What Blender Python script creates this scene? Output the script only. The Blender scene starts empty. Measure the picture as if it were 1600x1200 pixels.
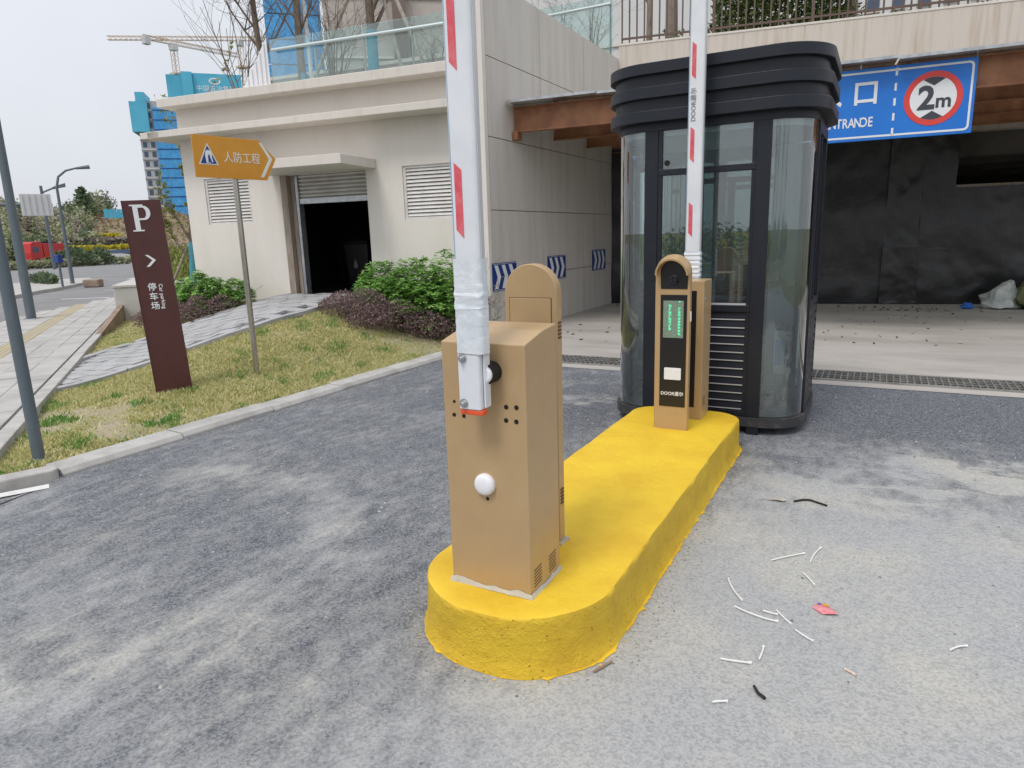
import bpy, bmesh, math, random
import numpy as np
from mathutils import Vector, Matrix, noise as mnoise

random.seed(7); np.random.seed(7)
SC = bpy.context.scene
COL = SC.collection
R = math.radians

# ------------------------------------------------------------------ camera
cd = bpy.data.cameras.new('camera'); cam = bpy.data.objects.new('camera', cd); COL.objects.link(cam)
cd.sensor_width = 36.0; cd.lens = 1059.0 / 1600 * 36; cd.clip_start = 0.05; cd.clip_end = 2000
cam.matrix_world = (Matrix.Translation((0, 0, 1.6)) @ Matrix.Rotation(R(28.43), 4, 'Z')
                    @ Matrix.Rotation(math.pi / 2 - R(12.2345), 4, 'X') @ Matrix.Rotation(-R(1.787), 4, 'Z'))
SC.camera = cam

# ------------------------------------------------------------------ sky and sun (overcast)
SUN_EL, SUN_AZ = R(58), R(190)          # azimuth clockwise from +Y: behind the camera, a little left
w = bpy.data.worlds.new('World'); SC.world = w; w.use_nodes = True
nt = w.node_tree; nt.nodes.clear()
out = nt.nodes.new('ShaderNodeOutputWorld')
bg1 = nt.nodes.new('ShaderNodeBackground'); bg2 = nt.nodes.new('ShaderNodeBackground'); ad = nt.nodes.new('ShaderNodeAddShader')
sky = nt.nodes.new('ShaderNodeTexSky'); sky.sky_type = 'NISHITA'; sky.sun_disc = False
sky.sun_elevation = SUN_EL; sky.sun_rotation = SUN_AZ; sky.dust_density = 4; sky.air_density = 1.0
bg1.inputs['Strength'].default_value = 0.012
nt.links.new(sky.outputs[0], bg1.inputs['Color'])
# the cloud sheet: even grey white, a little brighter overhead, with faint cloud mottling
tc = nt.nodes.new('ShaderNodeTexCoord'); sp = nt.nodes.new('ShaderNodeSeparateXYZ')
nt.links.new(tc.outputs['Generated'], sp.inputs[0])
mx = nt.nodes.new('ShaderNodeMath'); mx.operation = 'MAXIMUM'; mx.inputs[1].default_value = 0
nt.links.new(sp.outputs['Z'], mx.inputs[0])
ma = nt.nodes.new('ShaderNodeMath'); ma.operation = 'MULTIPLY_ADD'; ma.inputs[1].default_value = 0.45; ma.inputs[2].default_value = 0.60
nt.links.new(mx.outputs[0], ma.inputs[0])
cl = nt.nodes.new('ShaderNodeTexNoise'); cl.inputs['Scale'].default_value = 1.6; cl.inputs['Detail'].default_value = 5
nt.links.new(tc.outputs['Generated'], cl.inputs['Vector'])
clr = nt.nodes.new('ShaderNodeMapRange'); clr.inputs['From Min'].default_value = .3; clr.inputs['From Max'].default_value = .7
clr.inputs['To Min'].default_value = .87; clr.inputs['To Max'].default_value = 1.09
nt.links.new(cl.outputs['Fac'], clr.inputs[0])
mm = nt.nodes.new('ShaderNodeMath'); mm.operation = 'MULTIPLY'
nt.links.new(ma.outputs[0], mm.inputs[0]); nt.links.new(clr.outputs[0], mm.inputs[1])
bg2.inputs['Color'].default_value = (0.93, 0.965, 1.03, 1)
nt.links.new(mm.outputs[0], bg2.inputs['Strength'])
nt.links.new(bg1.outputs[0], ad.inputs[0]); nt.links.new(bg2.outputs[0], ad.inputs[1]); nt.links.new(ad.outputs[0], out.inputs['Surface'])

sl = bpy.data.lights.new('sun', 'SUN'); sl.energy = 1.4; sl.angle = R(18); sl.color = (1, .965, .92)
so = bpy.data.objects.new('sun', sl); COL.objects.link(so)
sd = Vector((math.sin(SUN_AZ) * math.cos(SUN_EL), math.cos(SUN_AZ) * math.cos(SUN_EL), math.sin(SUN_EL)))
so.rotation_euler = sd.to_track_quat('Z', 'Y').to_euler(); so.location = (0, 0, 30)
SC.view_settings.view_transform = 'Standard'; SC.view_settings.look = 'None'
SC.view_settings.exposure = 0.20; SC.view_settings.gamma = 1; SC.view_settings.use_curve_mapping = False

SC.render.engine = 'CYCLES'; cy = SC.cycles
cy.max_bounces = 5; cy.diffuse_bounces = 3; cy.glossy_bounces = 3; cy.transmission_bounces = 3; cy.transparent_max_bounces = 8
cy.caustics_reflective = False; cy.caustics_refractive = False; cy.use_adaptive_sampling = True; cy.adaptive_threshold = .02
# ------------------------------------------------------------------ helpers
ORG = {}
def prop(o, label=None, cat=None, group=None, kind=None):
    if label: o['label'] = label
    if cat: o['category'] = cat
    if group: o['group'] = group
    if kind: o['kind'] = kind
    return o
def thing(name, label, cat, loc=(0, 0, 0), rz=0, group=None):
    o = bpy.data.objects.new(name, None); COL.objects.link(o)
    o.empty_display_size = .1; o.location = loc; o.rotation_euler = (0, 0, rz)
    ORG[o.name] = (Vector(loc), rz)
    return prop(o, label, cat, group)

class MB:
    def __init__(s): s.v = []; s.f = []
    def add(s, vs, fs):
        k = len(s.v); s.v += [tuple(p) for p in vs]; s.f += [tuple(i + k for i in f) for f in fs]; return s
    def box(s, x0, x1, y0, y1, z0, z1):
        return s.add([(x, y, z) for z in (z0, z1) for y in (y0, y1) for x in (x0, x1)],
                     [(0, 2, 3, 1), (4, 5, 7, 6), (0, 1, 5, 4), (2, 6, 7, 3), (0, 4, 6, 2), (1, 3, 7, 5)])
    def prism(s, poly, z0, z1, z1f=None):
        n = len(poly)
        s.add([(x, y, z0) for x, y in poly] + [(x, y, (z1f(x, y) if z1f else z1)) for x, y in poly],
              [tuple(range(n - 1, -1, -1)), tuple(range(n, 2 * n))] + [(i, (i + 1) % n, n + (i + 1) % n, n + i) for i in range(n)])
        return s
    def plate(s, poly, o, u, v, t):
        """flat outline (a,b) -> o + a*u + b*v, thickness t along u x v (towards +)"""
        o, u, v = Vector(o), Vector(u), Vector(v); nn = u.cross(v).normalized(); n = len(poly)
        A = [o + u * a + v * b for a, b in poly]; B = [p + nn * t for p in A]
        return s.add(A + B, [tuple(range(n - 1, -1, -1)), tuple(range(n, 2 * n))] + [(i, (i + 1) % n, n + (i + 1) % n, n + i) for i in range(n)])
    def ringplate(s, outer, inner, o, u, v, t):
        o, u, v = Vector(o), Vector(u), Vector(v); nn = u.cross(v).normalized(); n = len(outer)
        P = [o + u * a + v * b for a, b in outer] + [o + u * a + v * b for a, b in inner]
        Q = [p + nn * t for p in P]; fs = []
        for i in range(n):
            j = (i + 1) % n
            fs += [(i, n + i, n + j, j), (2 * n + i, 2 * n + j, 3 * n + j, 3 * n + i), (i, j, 2 * n + j, 2 * n + i), (n + i, 3 * n + i, 3 * n + j, n + j)]
        return s.add(P + Q, fs)
    def tube(s, pts, rad, n=8, cap=True):
        pts = [Vector(p) for p in pts]; m = len(pts)
        if not hasattr(rad, '__len__'): rad = [rad] * m
        vs = []; ref = None
        for i, p in enumerate(pts):
            d = (pts[min(i + 1, m - 1)] - pts[max(i - 1, 0)])
            d = d.normalized() if d.length > 1e-9 else Vector((0, 0, 1))
            if ref is None: ref = Vector((1, 0, 0)) if abs(d.x) < .8 else Vector((0, 1, 0))
            a = (ref - d * ref.dot(d)).normalized(); b = d.cross(a); ref = a
            for k in range(n):
                t = 2 * math.pi * k / n; vs.append(p + (a * math.cos(t) + b * math.sin(t)) * rad[i])
        fs = [(i * n + k, i * n + (k + 1) % n, (i + 1) * n + (k + 1) % n, (i + 1) * n + k) for i in range(m - 1) for k in range(n)]
        if cap: fs += [tuple(range(n - 1, -1, -1)), tuple(range((m - 1) * n, m * n))]
        return s.add(vs, fs)
    def lathe(s, c, axis, prof, n=20):
        """prof: list of (distance along axis, radius)"""
        c, d = Vector(c), Vector(axis).normalized()
        return s.tube([c + d * h for h, r in prof], [r for h, r in prof], n) if False else s._lathe(c, d, prof, n)
    def _lathe(s, c, d, prof, n):
        a = Vector((1, 0, 0)) if abs(d.x) < .8 else Vector((0, 1, 0))
        a = (a - d * a.dot(d)).normalized(); b = d.cross(a); vs = []
        for h, r in prof:
            for k in range(n):
                t = 2 * math.pi * k / n; vs.append(c + d * h + (a * math.cos(t) + b * math.sin(t)) * r)
        m = len(prof)
        fs = [(i * n + k, i * n + (k + 1) % n, (i + 1) * n + (k + 1) % n, (i + 1) * n + k) for i in range(m - 1) for k in range(n)]
        fs += [tuple(range(n - 1, -1, -1)), tuple(range((m - 1) * n, m * n))]
        return s.add(vs, fs)
    def loft(s, rings, cap=True, closed=True):
        n = len(rings[0]); m = len(rings)
        fs = [(i * n + k, i * n + (k + 1) % n, (i + 1) * n + (k + 1) % n, (i + 1) * n + k) for i in range(m - 1) for k in range(n if closed else n - 1)]
        if cap: fs += [tuple(range(n - 1, -1, -1)), tuple(range((m - 1) * n, m * n))]
        return s.add([p for r in rings for p in r], fs)
    def build(s, name, mat, parent=None, bevel=0, smooth=False, local=False, fix=True):
        me = bpy.data.meshes.new(name)
        vs = s.v; og = Vector((0, 0, 0)); rz = 0
        if parent is not None and parent.name in ORG: og, rz = ORG[parent.name]
        if parent is not None and not local and og.length > 0 or rz and not local:
            c, sn = math.cos(-rz), math.sin(-rz)
            vs = [((x - og.x) * c - (y - og.y) * sn, (x - og.x) * sn + (y - og.y) * c, z - og.z) for x, y, z in vs]
        me.from_pydata(vs, [], s.f); me.validate(); 
        if fix and len(s.f) < 4000:
            bm = bmesh.new(); bm.from_mesh(me); bmesh.ops.recalc_face_normals(bm, faces=bm.faces); bm.to_mesh(me); bm.free()
        if smooth:
            me.polygons.foreach_set('use_smooth', [True] * len(me.polygons)); me.set_sharp_from_angle(angle=R(38))
        me.materials.append(mat)
        o = bpy.data.objects.new(name, me); COL.objects.link(o)
        if parent is not None:
            o.parent = parent; ORG[o.name] = (og, rz)
        if bevel:
            b = o.modifiers.new('bevel', 'BEVEL'); b.width = bevel; b.segments = 2; b.limit_method = 'ANGLE'; b.angle_limit = R(35)
        return o

def Bx(*a): return MB().box(*a)
def struct(o): o['kind'] = 'structure'; return o
def rrect(x0, x1, y0, y1, r, n=8):
    P = []
    for cx, cy, a0 in ((x1 - r, y1 - r, 0), (x0 + r, y1 - r, 90), (x0 + r, y0 + r, 180), (x1 - r, y0 + r, 270)):
        for k in range(n + 1):
            t = R(a0 + 90 * k / n); P.append((cx + r * math.cos(t), cy + r * math.sin(t)))
    return P
def circ(cx, cy, rx, ry=None, n=32):
    ry = ry or rx
    return [(cx + rx * math.cos(2 * math.pi * k / n), cy + ry * math.sin(2 * math.pi * k / n)) for k in range(n)]

def text(body, size, o, u, v, mat, parent, name='lettering', t=.003, bold=0.0, mirror=False, align='CENTER', sx=1.0, spacing=1.0):
    """flat lettering laid on a plane: o = middle of the line, u = reading direction, v = up"""
    cu = bpy.data.curves.new('t', 'FONT'); cu.body = body; cu.size = size; cu.align_x = align; cu.align_y = 'CENTER'
    cu.offset = bold; cu.resolution_u = 3; cu.space_character = spacing; cu.fill_mode = 'BOTH'; cu.extrude = t / 2
    to = bpy.data.objects.new('t', cu); COL.objects.link(to)
    dg = bpy.context.evaluated_depsgraph_get()
    me = bpy.data.meshes.new_from_object(to.evaluated_get(dg))
    bpy.data.objects.remove(to); bpy.data.curves.remove(cu)
    o, u, v = Vector(o), Vector(u).normalized(), Vector(v).normalized(); nn = u.cross(v)
    m = MB(); m.v = [tuple(o + u * (p.co.x * sx * (-1 if mirror else 1)) + v * p.co.y + nn * (p.co.z + t / 2)) for p in me.vertices]
    m.f = [tuple(p.vertices) for p in me.polygons]; bpy.data.meshes.remove(me)
    return m.build(name, mat, parent, fix=False)

def instance(src, parent, name=None, loc=None, rot=None):
    c = src.copy(); COL.objects.link(c); c.parent = parent
    if name: c.name = name
    if loc is not None: c.location = loc
    if rot is not None: c.rotation_euler = rot
    return c
def copy_tree(o, loc=None, rz=None, parent=None):
    c = o.copy(); COL.objects.link(c); c.parent = parent
    if loc is not None: c.location = loc
    if rz is not None: c.rotation_euler = (0, 0, rz)
    for ch in list(o.children): copy_tree(ch, parent=c)
    return c

# ------------------------------------------------------------------ materials
def _n(t, k, **kw):
    n = t.nodes.new(k)
    for a, b in kw.items(): setattr(n, a, b)
    return n
def pm(name, base, rough=.6, metal=0, alt=None, vscale=4, stretch=(1, 1, 1), lo=.4, hi=.65, bump=0, bscale=90, bdist=.01, spec=.5, speck=None, sscale=300, samt=.25, coat=0):
    m = bpy.data.materials.new(name); m.use_nodes = True; t = m.node_tree; b = t.nodes['Principled BSDF']
    b.inputs['Base Color'].default_value = (*base, 1); b.inputs['Roughness'].default_value = rough; b.inputs['Metallic'].default_value = metal
    b.inputs['Specular IOR Level'].default_value = spec; b.inputs['Coat Weight'].default_value = coat
    co = _n(t, 'ShaderNodeTexCoord'); mp = _n(t, 'ShaderNodeMapping'); mp.inputs['Scale'].default_value = stretch
    geo = _n(t, 'ShaderNodeNewGeometry')
    t.links.new(geo.outputs['Position'], mp.inputs['Vector'])
    colr = None
    if alt:
        nz = _n(t, 'ShaderNodeTexNoise'); nz.inputs['Scale'].default_value = vscale; nz.inputs['Detail'].default_value = 5; nz.inputs['Roughness'].default_value = .62
        t.links.new(mp.outputs[0], nz.inputs['Vector'])
        mr = _n(t, 'ShaderNodeMapRange'); mr.inputs['From Min'].default_value = lo; mr.inputs['From Max'].default_value = hi
        t.links.new(nz.outputs['Fac'], mr.inputs[0])
        mi = _n(t, 'ShaderNodeMix', data_type='RGBA'); mi.inputs['A'].default_value = (*base, 1); mi.inputs['B'].default_value = (*alt, 1)
        t.links.new(mr.outputs[0], mi.inputs['Factor']); colr = mi.outputs['Result']
    if speck:
        n2 = _n(t, 'ShaderNodeTexNoise'); n2.inputs['Scale'].default_value = sscale; n2.inputs['Detail'].default_value = 3
        t.links.new(geo.outputs['Position'], n2.inputs['Vector'])
        m2 = _n(t, 'ShaderNodeMapRange'); m2.inputs['From Min'].default_value = .45; m2.inputs['From Max'].default_value = .7; m2.inputs['To Max'].default_value = samt
        t.links.new(n2.outputs['Fac'], m2.inputs[0])
        mi = _n(t, 'ShaderNodeMix', data_type='RGBA'); mi.inputs['A'].default_value = (*base, 1); mi.inputs['B'].default_value = (*speck, 1)
        if colr: t.links.new(colr, mi.inputs['A'])
        t.links.new(m2.outputs[0], mi.inputs['Factor']); colr = mi.outputs['Result']
    if colr: t.links.new(colr, b.inputs['Base Color'])
    if bump:
        nb = _n(t, 'ShaderNodeTexNoise'); nb.inputs['Scale'].default_value = bscale; nb.inputs['Detail'].default_value = 3
        t.links.new(geo.outputs['Position'], nb.inputs['Vector'])
        bp = _n(t, 'ShaderNodeBump'); bp.inputs['Strength'].default_value = bump; bp.inputs['Distance'].default_value = bdist
        t.links.new(nb.outputs['Fac'], bp.inputs['Height']); t.links.new(bp.outputs[0], b.inputs['Normal'])
    return m
def leafmat(name, cols, rough=.5, trans=.25):
    m = bpy.data.materials.new(name); m.use_nodes = True; t = m.node_tree; b = t.nodes['Principled BSDF']
    g = _n(t, 'ShaderNodeNewGeometry'); r = _n(t, 'ShaderNodeValToRGB')
    el = r.color_ramp.elements
    while len(el) < len(cols): el.new(.5)
    for i, c in enumerate(cols): el[i].position = i / (len(cols) - 1); el[i].color = (*c, 1)
    t.links.new(g.outputs['Random Per Island'], r.inputs[0]); t.links.new(r.outputs[0], b.inputs['Base Color'])
    b.inputs['Roughness'].default_value = rough
    tr = _n(t, 'ShaderNodeBsdfTranslucent'); mx_ = _n(t, 'ShaderNodeMixShader'); mx_.inputs[0].default_value = trans
    t.links.new(r.outputs[0], tr.inputs[0]); t.links.new(b.outputs[0], mx_.inputs[1]); t.links.new(tr.outputs[0], mx_.inputs[2])
    t.links.new(mx_.outputs[0], t.nodes['Material Output'].inputs['Surface'])
    return m
def glassmat(name, tint, refl=1.0, rough=.0, film=0.0, filmcol=(.5, .6, .6)):
    """thin sheet glass: fresnel mirror over a tinted clear sheet, with a faint dusty film"""
    m = bpy.data.materials.new(name); m.use_nodes = True; t = m.node_tree; t.nodes.remove(t.nodes['Principled BSDF'])
    tr = _n(t, 'ShaderNodeBsdfTransparent'); tr.inputs[0].default_value = (*tint, 1)
    gl = _n(t, 'ShaderNodeBsdfGlossy'); gl.inputs['Roughness'].default_value = rough; gl.inputs[0].default_value = (1, 1, 1, 1)
    df = _n(t, 'ShaderNodeBsdfDiffuse'); df.inputs[0].default_value = (*filmcol, 1)
    fr = _n(t, 'ShaderNodeFresnel'); fr.inputs['IOR'].default_value = 1.5
    k = _n(t, 'ShaderNodeMath', operation='MULTIPLY'); k.inputs[1].default_value = refl; k.use_clamp = True
    t.links.new(fr.outputs[0], k.inputs[0])
    m1 = _n(t, 'ShaderNodeMixShader'); m1.inputs[0].default_value = film
    t.links.new(tr.outputs[0], m1.inputs[1]); t.links.new(df.outputs[0], m1.inputs[2])
    if film:
        nz = _n(t, 'ShaderNodeTexNoise'); nz.inputs['Scale'].default_value = 2.5; nz.inputs['Detail'].default_value = 6
        ge = _n(t, 'ShaderNodeNewGeometry'); t.links.new(ge.outputs['Position'], nz.inputs['Vector'])
        mr = _n(t, 'ShaderNodeMapRange'); mr.inputs['From Min'].default_value = .3; mr.inputs['From Max'].default_value = .75
        mr.inputs['To Min'].default_value = film * .4; mr.inputs['To Max'].default_value = film * 1.6
        t.links.new(nz.outputs['Fac'], mr.inputs[0]); t.links.new(mr.outputs[0], m1.inputs[0])
    m2 = _n(t, 'ShaderNodeMixShader')
    t.links.new(k.outputs[0], m2.inputs[0]); t.links.new(m1.outputs[0], m2.inputs[1]); t.links.new(gl.outputs[0], m2.inputs[2])
    t.links.new(m2.outputs[0], t.nodes['Material Output'].inputs['Surface'])
    return m
def emit(name, col, s):
    m = bpy.data.materials.new(name); m.use_nodes = True; b = m.node_tree.nodes['Principled BSDF']
    b.inputs['Base Color'].default_value = (*col, 1); b.inputs['Emission Color'].default_value = (*col, 1); b.inputs['Emission Strength'].default_value = s
    return m

M = {}
M['plaster'] = pm('plaster', (.76, .715, .66), .85, alt=(.70, .65, .59), vscale=1.4, stretch=(2.0, 2.0, .35), lo=.45, hi=.8, bump=.25, bscale=160, bdist=.004, speck=(.47, .44, .41), sscale=120, samt=.2)
M['plaster_side'] = pm('plaster_side', (.61, .575, .53), .85, alt=(.52, .48, .435), vscale=2.2, stretch=(2.5, 2.5, .22), lo=.42, hi=.75, bump=.2, bscale=150, bdist=.004)  # plaster toned down: the side wall's shade is in its colour
M['plaster_parapet'] = pm('plaster_parapet', (.60, .54, .48), .85, alt=(.46, .37, .28), vscale=3.2, stretch=(3, 3, .16), lo=.46, hi=.78, bump=.2, bscale=120, bdist=.004)
M['trim'] = pm('trim', (.67, .625, .57), .8, alt=(.56, .50, .43), vscale=2.5, stretch=(3, 3, .5), lo=.5, hi=.85, bump=.15, bscale=120, bdist=.004)
M['joint'] = pm('joint', (.26, .245, .23), .9)
M['jamb'] = pm('jamb', (.36, .30, .25), .85, alt=(.24, .19, .15), vscale=6, stretch=(4, 4, .5))
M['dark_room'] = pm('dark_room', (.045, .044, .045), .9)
M['hall'] = pm('hall_concrete', (.16, .15, .14), .9, alt=(.10, .095, .09), vscale=1.5)
M['galv'] = pm('galvanised', (.55, .57, .58), .38, .75, alt=(.40, .42, .44), vscale=9, bump=.05, bscale=60)
M['shutter'] = pm('shutter', (.62, .60, .57), .5, .15, alt=(.50, .48, .45), vscale=3)
M['louvre'] = pm('louvre', (.70, .68, .66), .5, alt=(.60, .57, .54), vscale=5)
M['steel_brown'] = pm('steel_brown', (.36, .16, .075), .55, alt=(.25, .10, .05), vscale=4, bump=.05)
M['concrete'] = pm('concrete', (.46, .43, .395), .9, alt=(.33, .305, .275), vscale=.9, stretch=(.5, 1.6, 1), lo=.42, hi=.7, bump=.25, bscale=70, bdist=.006, speck=(.26, .24, .22), sscale=45, samt=.3)
M['kerb'] = pm('kerbstone', (.50, .485, .46), .9, alt=(.38, .365, .34), vscale=5, bump=.35, bscale=110, bdist=.006, speck=(.3, .29, .28), sscale=160, samt=.4)
M['paver'] = pm('paver', (.42, .418, .42), .9, alt=(.32, .318, .32), vscale=3.5, bump=.3, bscale=120, bdist=.004)
M['slab'] = pm('slab', (.46, .445, .425), .9, alt=(.37, .355, .335), vscale=2.2, bump=.3, bscale=90, bdist=.005)
M['tactile'] = pm('tactile', (.47, .40, .26), .9, alt=(.42, .38, .29), vscale=3, bump=.3)
M['bed'] = pm('bedding', (.25, .24, .225), .95, bump=.3)
M['road'] = pm('road', (.175, .175, .18), .9, alt=(.235, .23, .225), vscale=.5, bump=.35, bscale=140, bdist=.006, speck=(.36, .35, .34), sscale=170, samt=.5)
M['linepaint'] = pm('linepaint', (.68, .67, .65), .8, alt=(.45, .44, .43), vscale=9, lo=.5, hi=.75)
M['earth'] = pm('earth', (.16, .14, .09), .95, alt=(.10, .12, .05), vscale=.08, bump=.2)
M['soil'] = pm('soil', (.36, .30, .22), .95, alt=(.26, .25, .10), vscale=2.6, lo=.36, hi=.58, bump=.6, bscale=45, bdist=.02, speck=(.42, .37, .26), sscale=140, samt=.6)
M['tan'] = pm('tan_paint', (.475, .325, .17), .36, .10, alt=(.52, .37, .21), vscale=5, lo=.56, hi=.82, bump=.02, bscale=300, bdist=.002, spec=.5, speck=(.41, .28, .155), sscale=9, samt=.35)
M['tan_dark'] = pm('tan_seam', (.12, .07, .035), .7)
M['black'] = pm('black_panel', (.012, .012, .013), .30)
M['black_hole'] = pm('black_hole', (.008, .006, .005), .8)
M['kiosk'] = pm('kiosk_metal', (.011, .014, .022), .40, 0, alt=(.018, .021, .029), vscale=3.5, lo=.5, hi=.85, bump=.03, bscale=200, spec=.4)
M['kiosk_trim'] = pm('kiosk_trim', (.55, .55, .56), .4, .2)
M['kiosk_dusty'] = pm('kiosk_dusty', (.035, .034, .036), .6, alt=(.16, .145, .13), vscale=6, lo=.48, hi=.8)
M['dustfloor'] = pm('dustfloor', (.42, .40, .36), .9, alt=(.3, .28, .25), vscale=6)
M['glass'] = glassmat('kiosk_glass', (.86, .95, .95), 3.0, .0, .05, (.45, .52, .52))
M['glass_clear'] = glassmat('clear_glass', (.86, .95, .94), 1.2, .0, .06, (.62, .74, .72))
M['glass_roof'] = glassmat('canopy_glass', (.75, .80, .77), 1.0, .05, .62, (.72, .72, .68))
M['white_paint'] = pm('white_paint', (.74, .76, .79), .38, alt=(.68, .70, .73), vscale=6)
M['white_plastic'] = pm('white_plastic', (.80, .80, .82), .35)
M['wrap'] = pm('plastic_wrap', (.72, .755, .79), .16, alt=(.60, .655, .70), vscale=9, stretch=(1.6, 1.6, .8), lo=.42, hi=.7, bump=.35, bscale=26, bdist=.012, spec=.8)
M['film_blue'] = pm('film_blue', (.30, .44, .60), .25, alt=(.55, .65, .74), vscale=14, stretch=(1, 1, .4))
M['red_refl'] = pm('red_reflective', (.66, .08, .11), .35, alt=(.72, .16, .18), vscale=20)  # red lightened towards pink, its sheen put into the colour
M['orange_red'] = pm('orange_red', (.75, .10, .03), .4)
M['bolt'] = pm('bolt', (.6, .6, .6), .25, .9)
M['grout'] = pm('grout', (.46, .44, .41), .95, alt=(.56, .50, .36), vscale=18, bump=.6, bscale=90)
M['led_off'] = pm('led_board', (.13, .19, .15), .5, alt=(.26, .34, .28), vscale=190, lo=.46, hi=.56)
M['led_on'] = emit('led_on', (.05, .9, .45), 1.3)
M['lens'] = pm('lens', (.01, .012, .02), .06, spec=.8)
M['brown_sign'] = pm('brown_sign', (.085, .026, .022), .42, alt=(.075, .023, .02), vscale=5)
M['white_letter'] = pm('white_letter', (.78, .79, .80), .4)
M['cream_letter'] = pm('cream_letter', (.75, .74, .68), .45)
M['amber'] = pm('amber_sheet', (.66, .30, .025), .4, alt=(.62, .26, .02), vscale=3)
M['sign_blue'] = pm('sign_blue', (.012, .17, .62), .38, alt=(.014, .19, .66), vscale=2)
M['deep_blue'] = pm('deep_blue', (.010, .036, .20), .4, alt=(.014, .05, .25), vscale=9)
M['sign_red'] = pm('sign_red', (.70, .06, .05), .4)
M['charcoal'] = pm('charcoal_print', (.05, .055, .07), .5)
M['print_grey'] = pm('print_grey', (.22, .23, .25), .5)
M['stainless'] = pm('stainless', (.52, .49, .43), .24, .9, alt=(.42, .39, .34), vscale=5, stretch=(3, 3, .4))
M['pole'] = pm('pole_paint', (.115, .145, .165), .5, .1, alt=(.17, .19, .20), vscale=5, lo=.55, hi=.8, stretch=(2, 2, .6))
M['tarp'] = pm('black_tarp', (.014, .014, .016), .34, alt=(.028, .027, .029), vscale=1.1, bump=.35, bscale=2.2, bdist=.07, spec=.6)
M['rail_brown'] = pm('rail_brown', (.12, .075, .06), .55)
M['rail_white'] = pm('rail_white', (.60, .68, .68), .35, .3)
M['bark'] = pm('bark', (.20, .155, .12), .9, alt=(.11, .085, .065), vscale=14, stretch=(2, 2, .5), bump=.4, bscale=40)
M['bark_pale'] = pm('bark_pale', (.30, .25, .20), .9, alt=(.19, .155, .125), vscale=12, stretch=(2, 2, .5), bump=.3)
M['bluewrap'] = pm('blue_trunk_wrap', (.06, .27, .36), .8, alt=(.09, .34, .43), vscale=12, stretch=(1, 1, 4), bump=.3)
M['strut'] = pm('wood_strut', (.42, .38, .32), .85, alt=(.30, .27, .22), vscale=9)
M['leaf_green'] = leafmat('leaf_green', [(.06, .17, .035), (.16, .36, .07), (.30, .52, .12), (.44, .64, .22)], .35)
M['leaf_hedge'] = leafmat('leaf_hedge', [(.03, .075, .02), (.07, .13, .03), (.13, .19, .045), (.21, .24, .06)], .5)
M['leaf_purple'] = leafmat('leaf_purple', [(.10, .055, .07), (.19, .12, .135), (.28, .19, .18), (.31, .23, .17), (.17, .10, .14)], .6)
M['leaf_far'] = leafmat('leaf_far', [(.25, .29, .15), (.33, .37, .19), (.42, .45, .25), (.38, .37, .30), (.48, .44, .36)], .8)  # pale tones put the distance haze into the leaf colour
M['leaf_fargreen'] = leafmat('leaf_fargreen', [(.085, .13, .075), (.13, .18, .095), (.18, .23, .115)], .8)
M['leaf_bare'] = leafmat('leaf_bare', [(.28, .24, .22), (.38, .33, .29), (.33, .30, .27)], .9)
M['leaf_scrub'] = leafmat('leaf_scrub', [(.34, .24, .18), (.42, .31, .23), (.28, .24, .13), (.38, .35, .16)], .9)
M['leaf_yellow'] = leafmat('leaf_yellow', [(.55, .46, .04), (.62, .52, .06), (.35, .36, .06)], .8)
M['leaf_spring'] = leafmat('leaf_spring', [(.22, .26, .06), (.35, .36, .10), (.16, .20, .05)], .6)
M['grass'] = leafmat('grass', [(.22, .28, .07), (.46, .46, .15), (.67, .61, .30), (.82, .74, .46), (.64, .59, .27)], .6, .3)
M['grass_lush'] = leafmat('grass_lush', [(.09, .24, .045), (.15, .33, .06), (.22, .38, .09)], .5, .3)
M['litter_leaf'] = pm('litter_leaf', (.07, .05, .035), .9)
M['blue_net'] = pm('blue_net', (.04, .28, .62), .8, alt=(.07, .36, .70), vscale=.5, speck=(.2, .45, .8), sscale=2, samt=.5)
M['cyan_sheet'] = pm('cyan_sheet', (.08, .42, .62), .6, alt=(.10, .47, .67), vscale=.2)
M['tower_wall'] = pm('tower_wall', (.45, .45, .46), .9, alt=(.38, .38, .40), vscale=.3)
M['tower_win'] = pm('tower_window', (.06, .09, .15), .3)
M['far_beige'] = pm('far_beige', (.52, .47, .43), .9, alt=(.46, .41, .37), vscale=.6)
M['far_brown'] = pm('far_brown', (.19, .145, .125), .8)
M['garden'] = pm('garden_wall', (.50, .44, .42), .9, alt=(.42, .37, .36), vscale=3)
M['far_white'] = pm('far_white', (.62, .62, .62), .8)
M['crane'] = pm('crane_paint', (.62, .50, .40), .6)
M['truck_red'] = pm('truck_red', (.50, .03, .03), .4)
M['rubber'] = pm('rubber', (.02, .02, .02), .8)
M['carwhite'] = pm('car_white', (.70, .70, .72), .25); M['cardark'] = pm('car_dark', (.04, .05, .08), .25)
M['hill'] = pm('hill_soil', (.30, .22, .16), .95, alt=(.20, .19, .09), vscale=.22, lo=.4, hi=.62)
M['stone'] = pm('stone', (.34, .25, .19), .9, alt=(.24, .17, .13), vscale=3, bump=.4, bscale=20)
M['planter'] = pm('planter_concrete', (.56, .55, .53), .9, alt=(.47, .45, .42), vscale=2.5, bump=.2)
M['bag'] = pm('plastic_bag', (.62, .65, .64), .4, alt=(.48, .52, .5), vscale=9, bump=.5, bscale=25, bdist=.03)
M['sack'] = pm('woven_sack', (.20, .22, .11), .85, alt=(.14, .16, .07), vscale=6, bump=.5, bscale=40, bdist=.02)
M['cap_blue'] = pm('cap_blue', (.02, .14, .50), .4)
M['tie'] = pm('nylon_tie', (.78, .78, .76), .4)
M['bin'] = pm('bin_plastic', (.008, .008, .010), .5)
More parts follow.
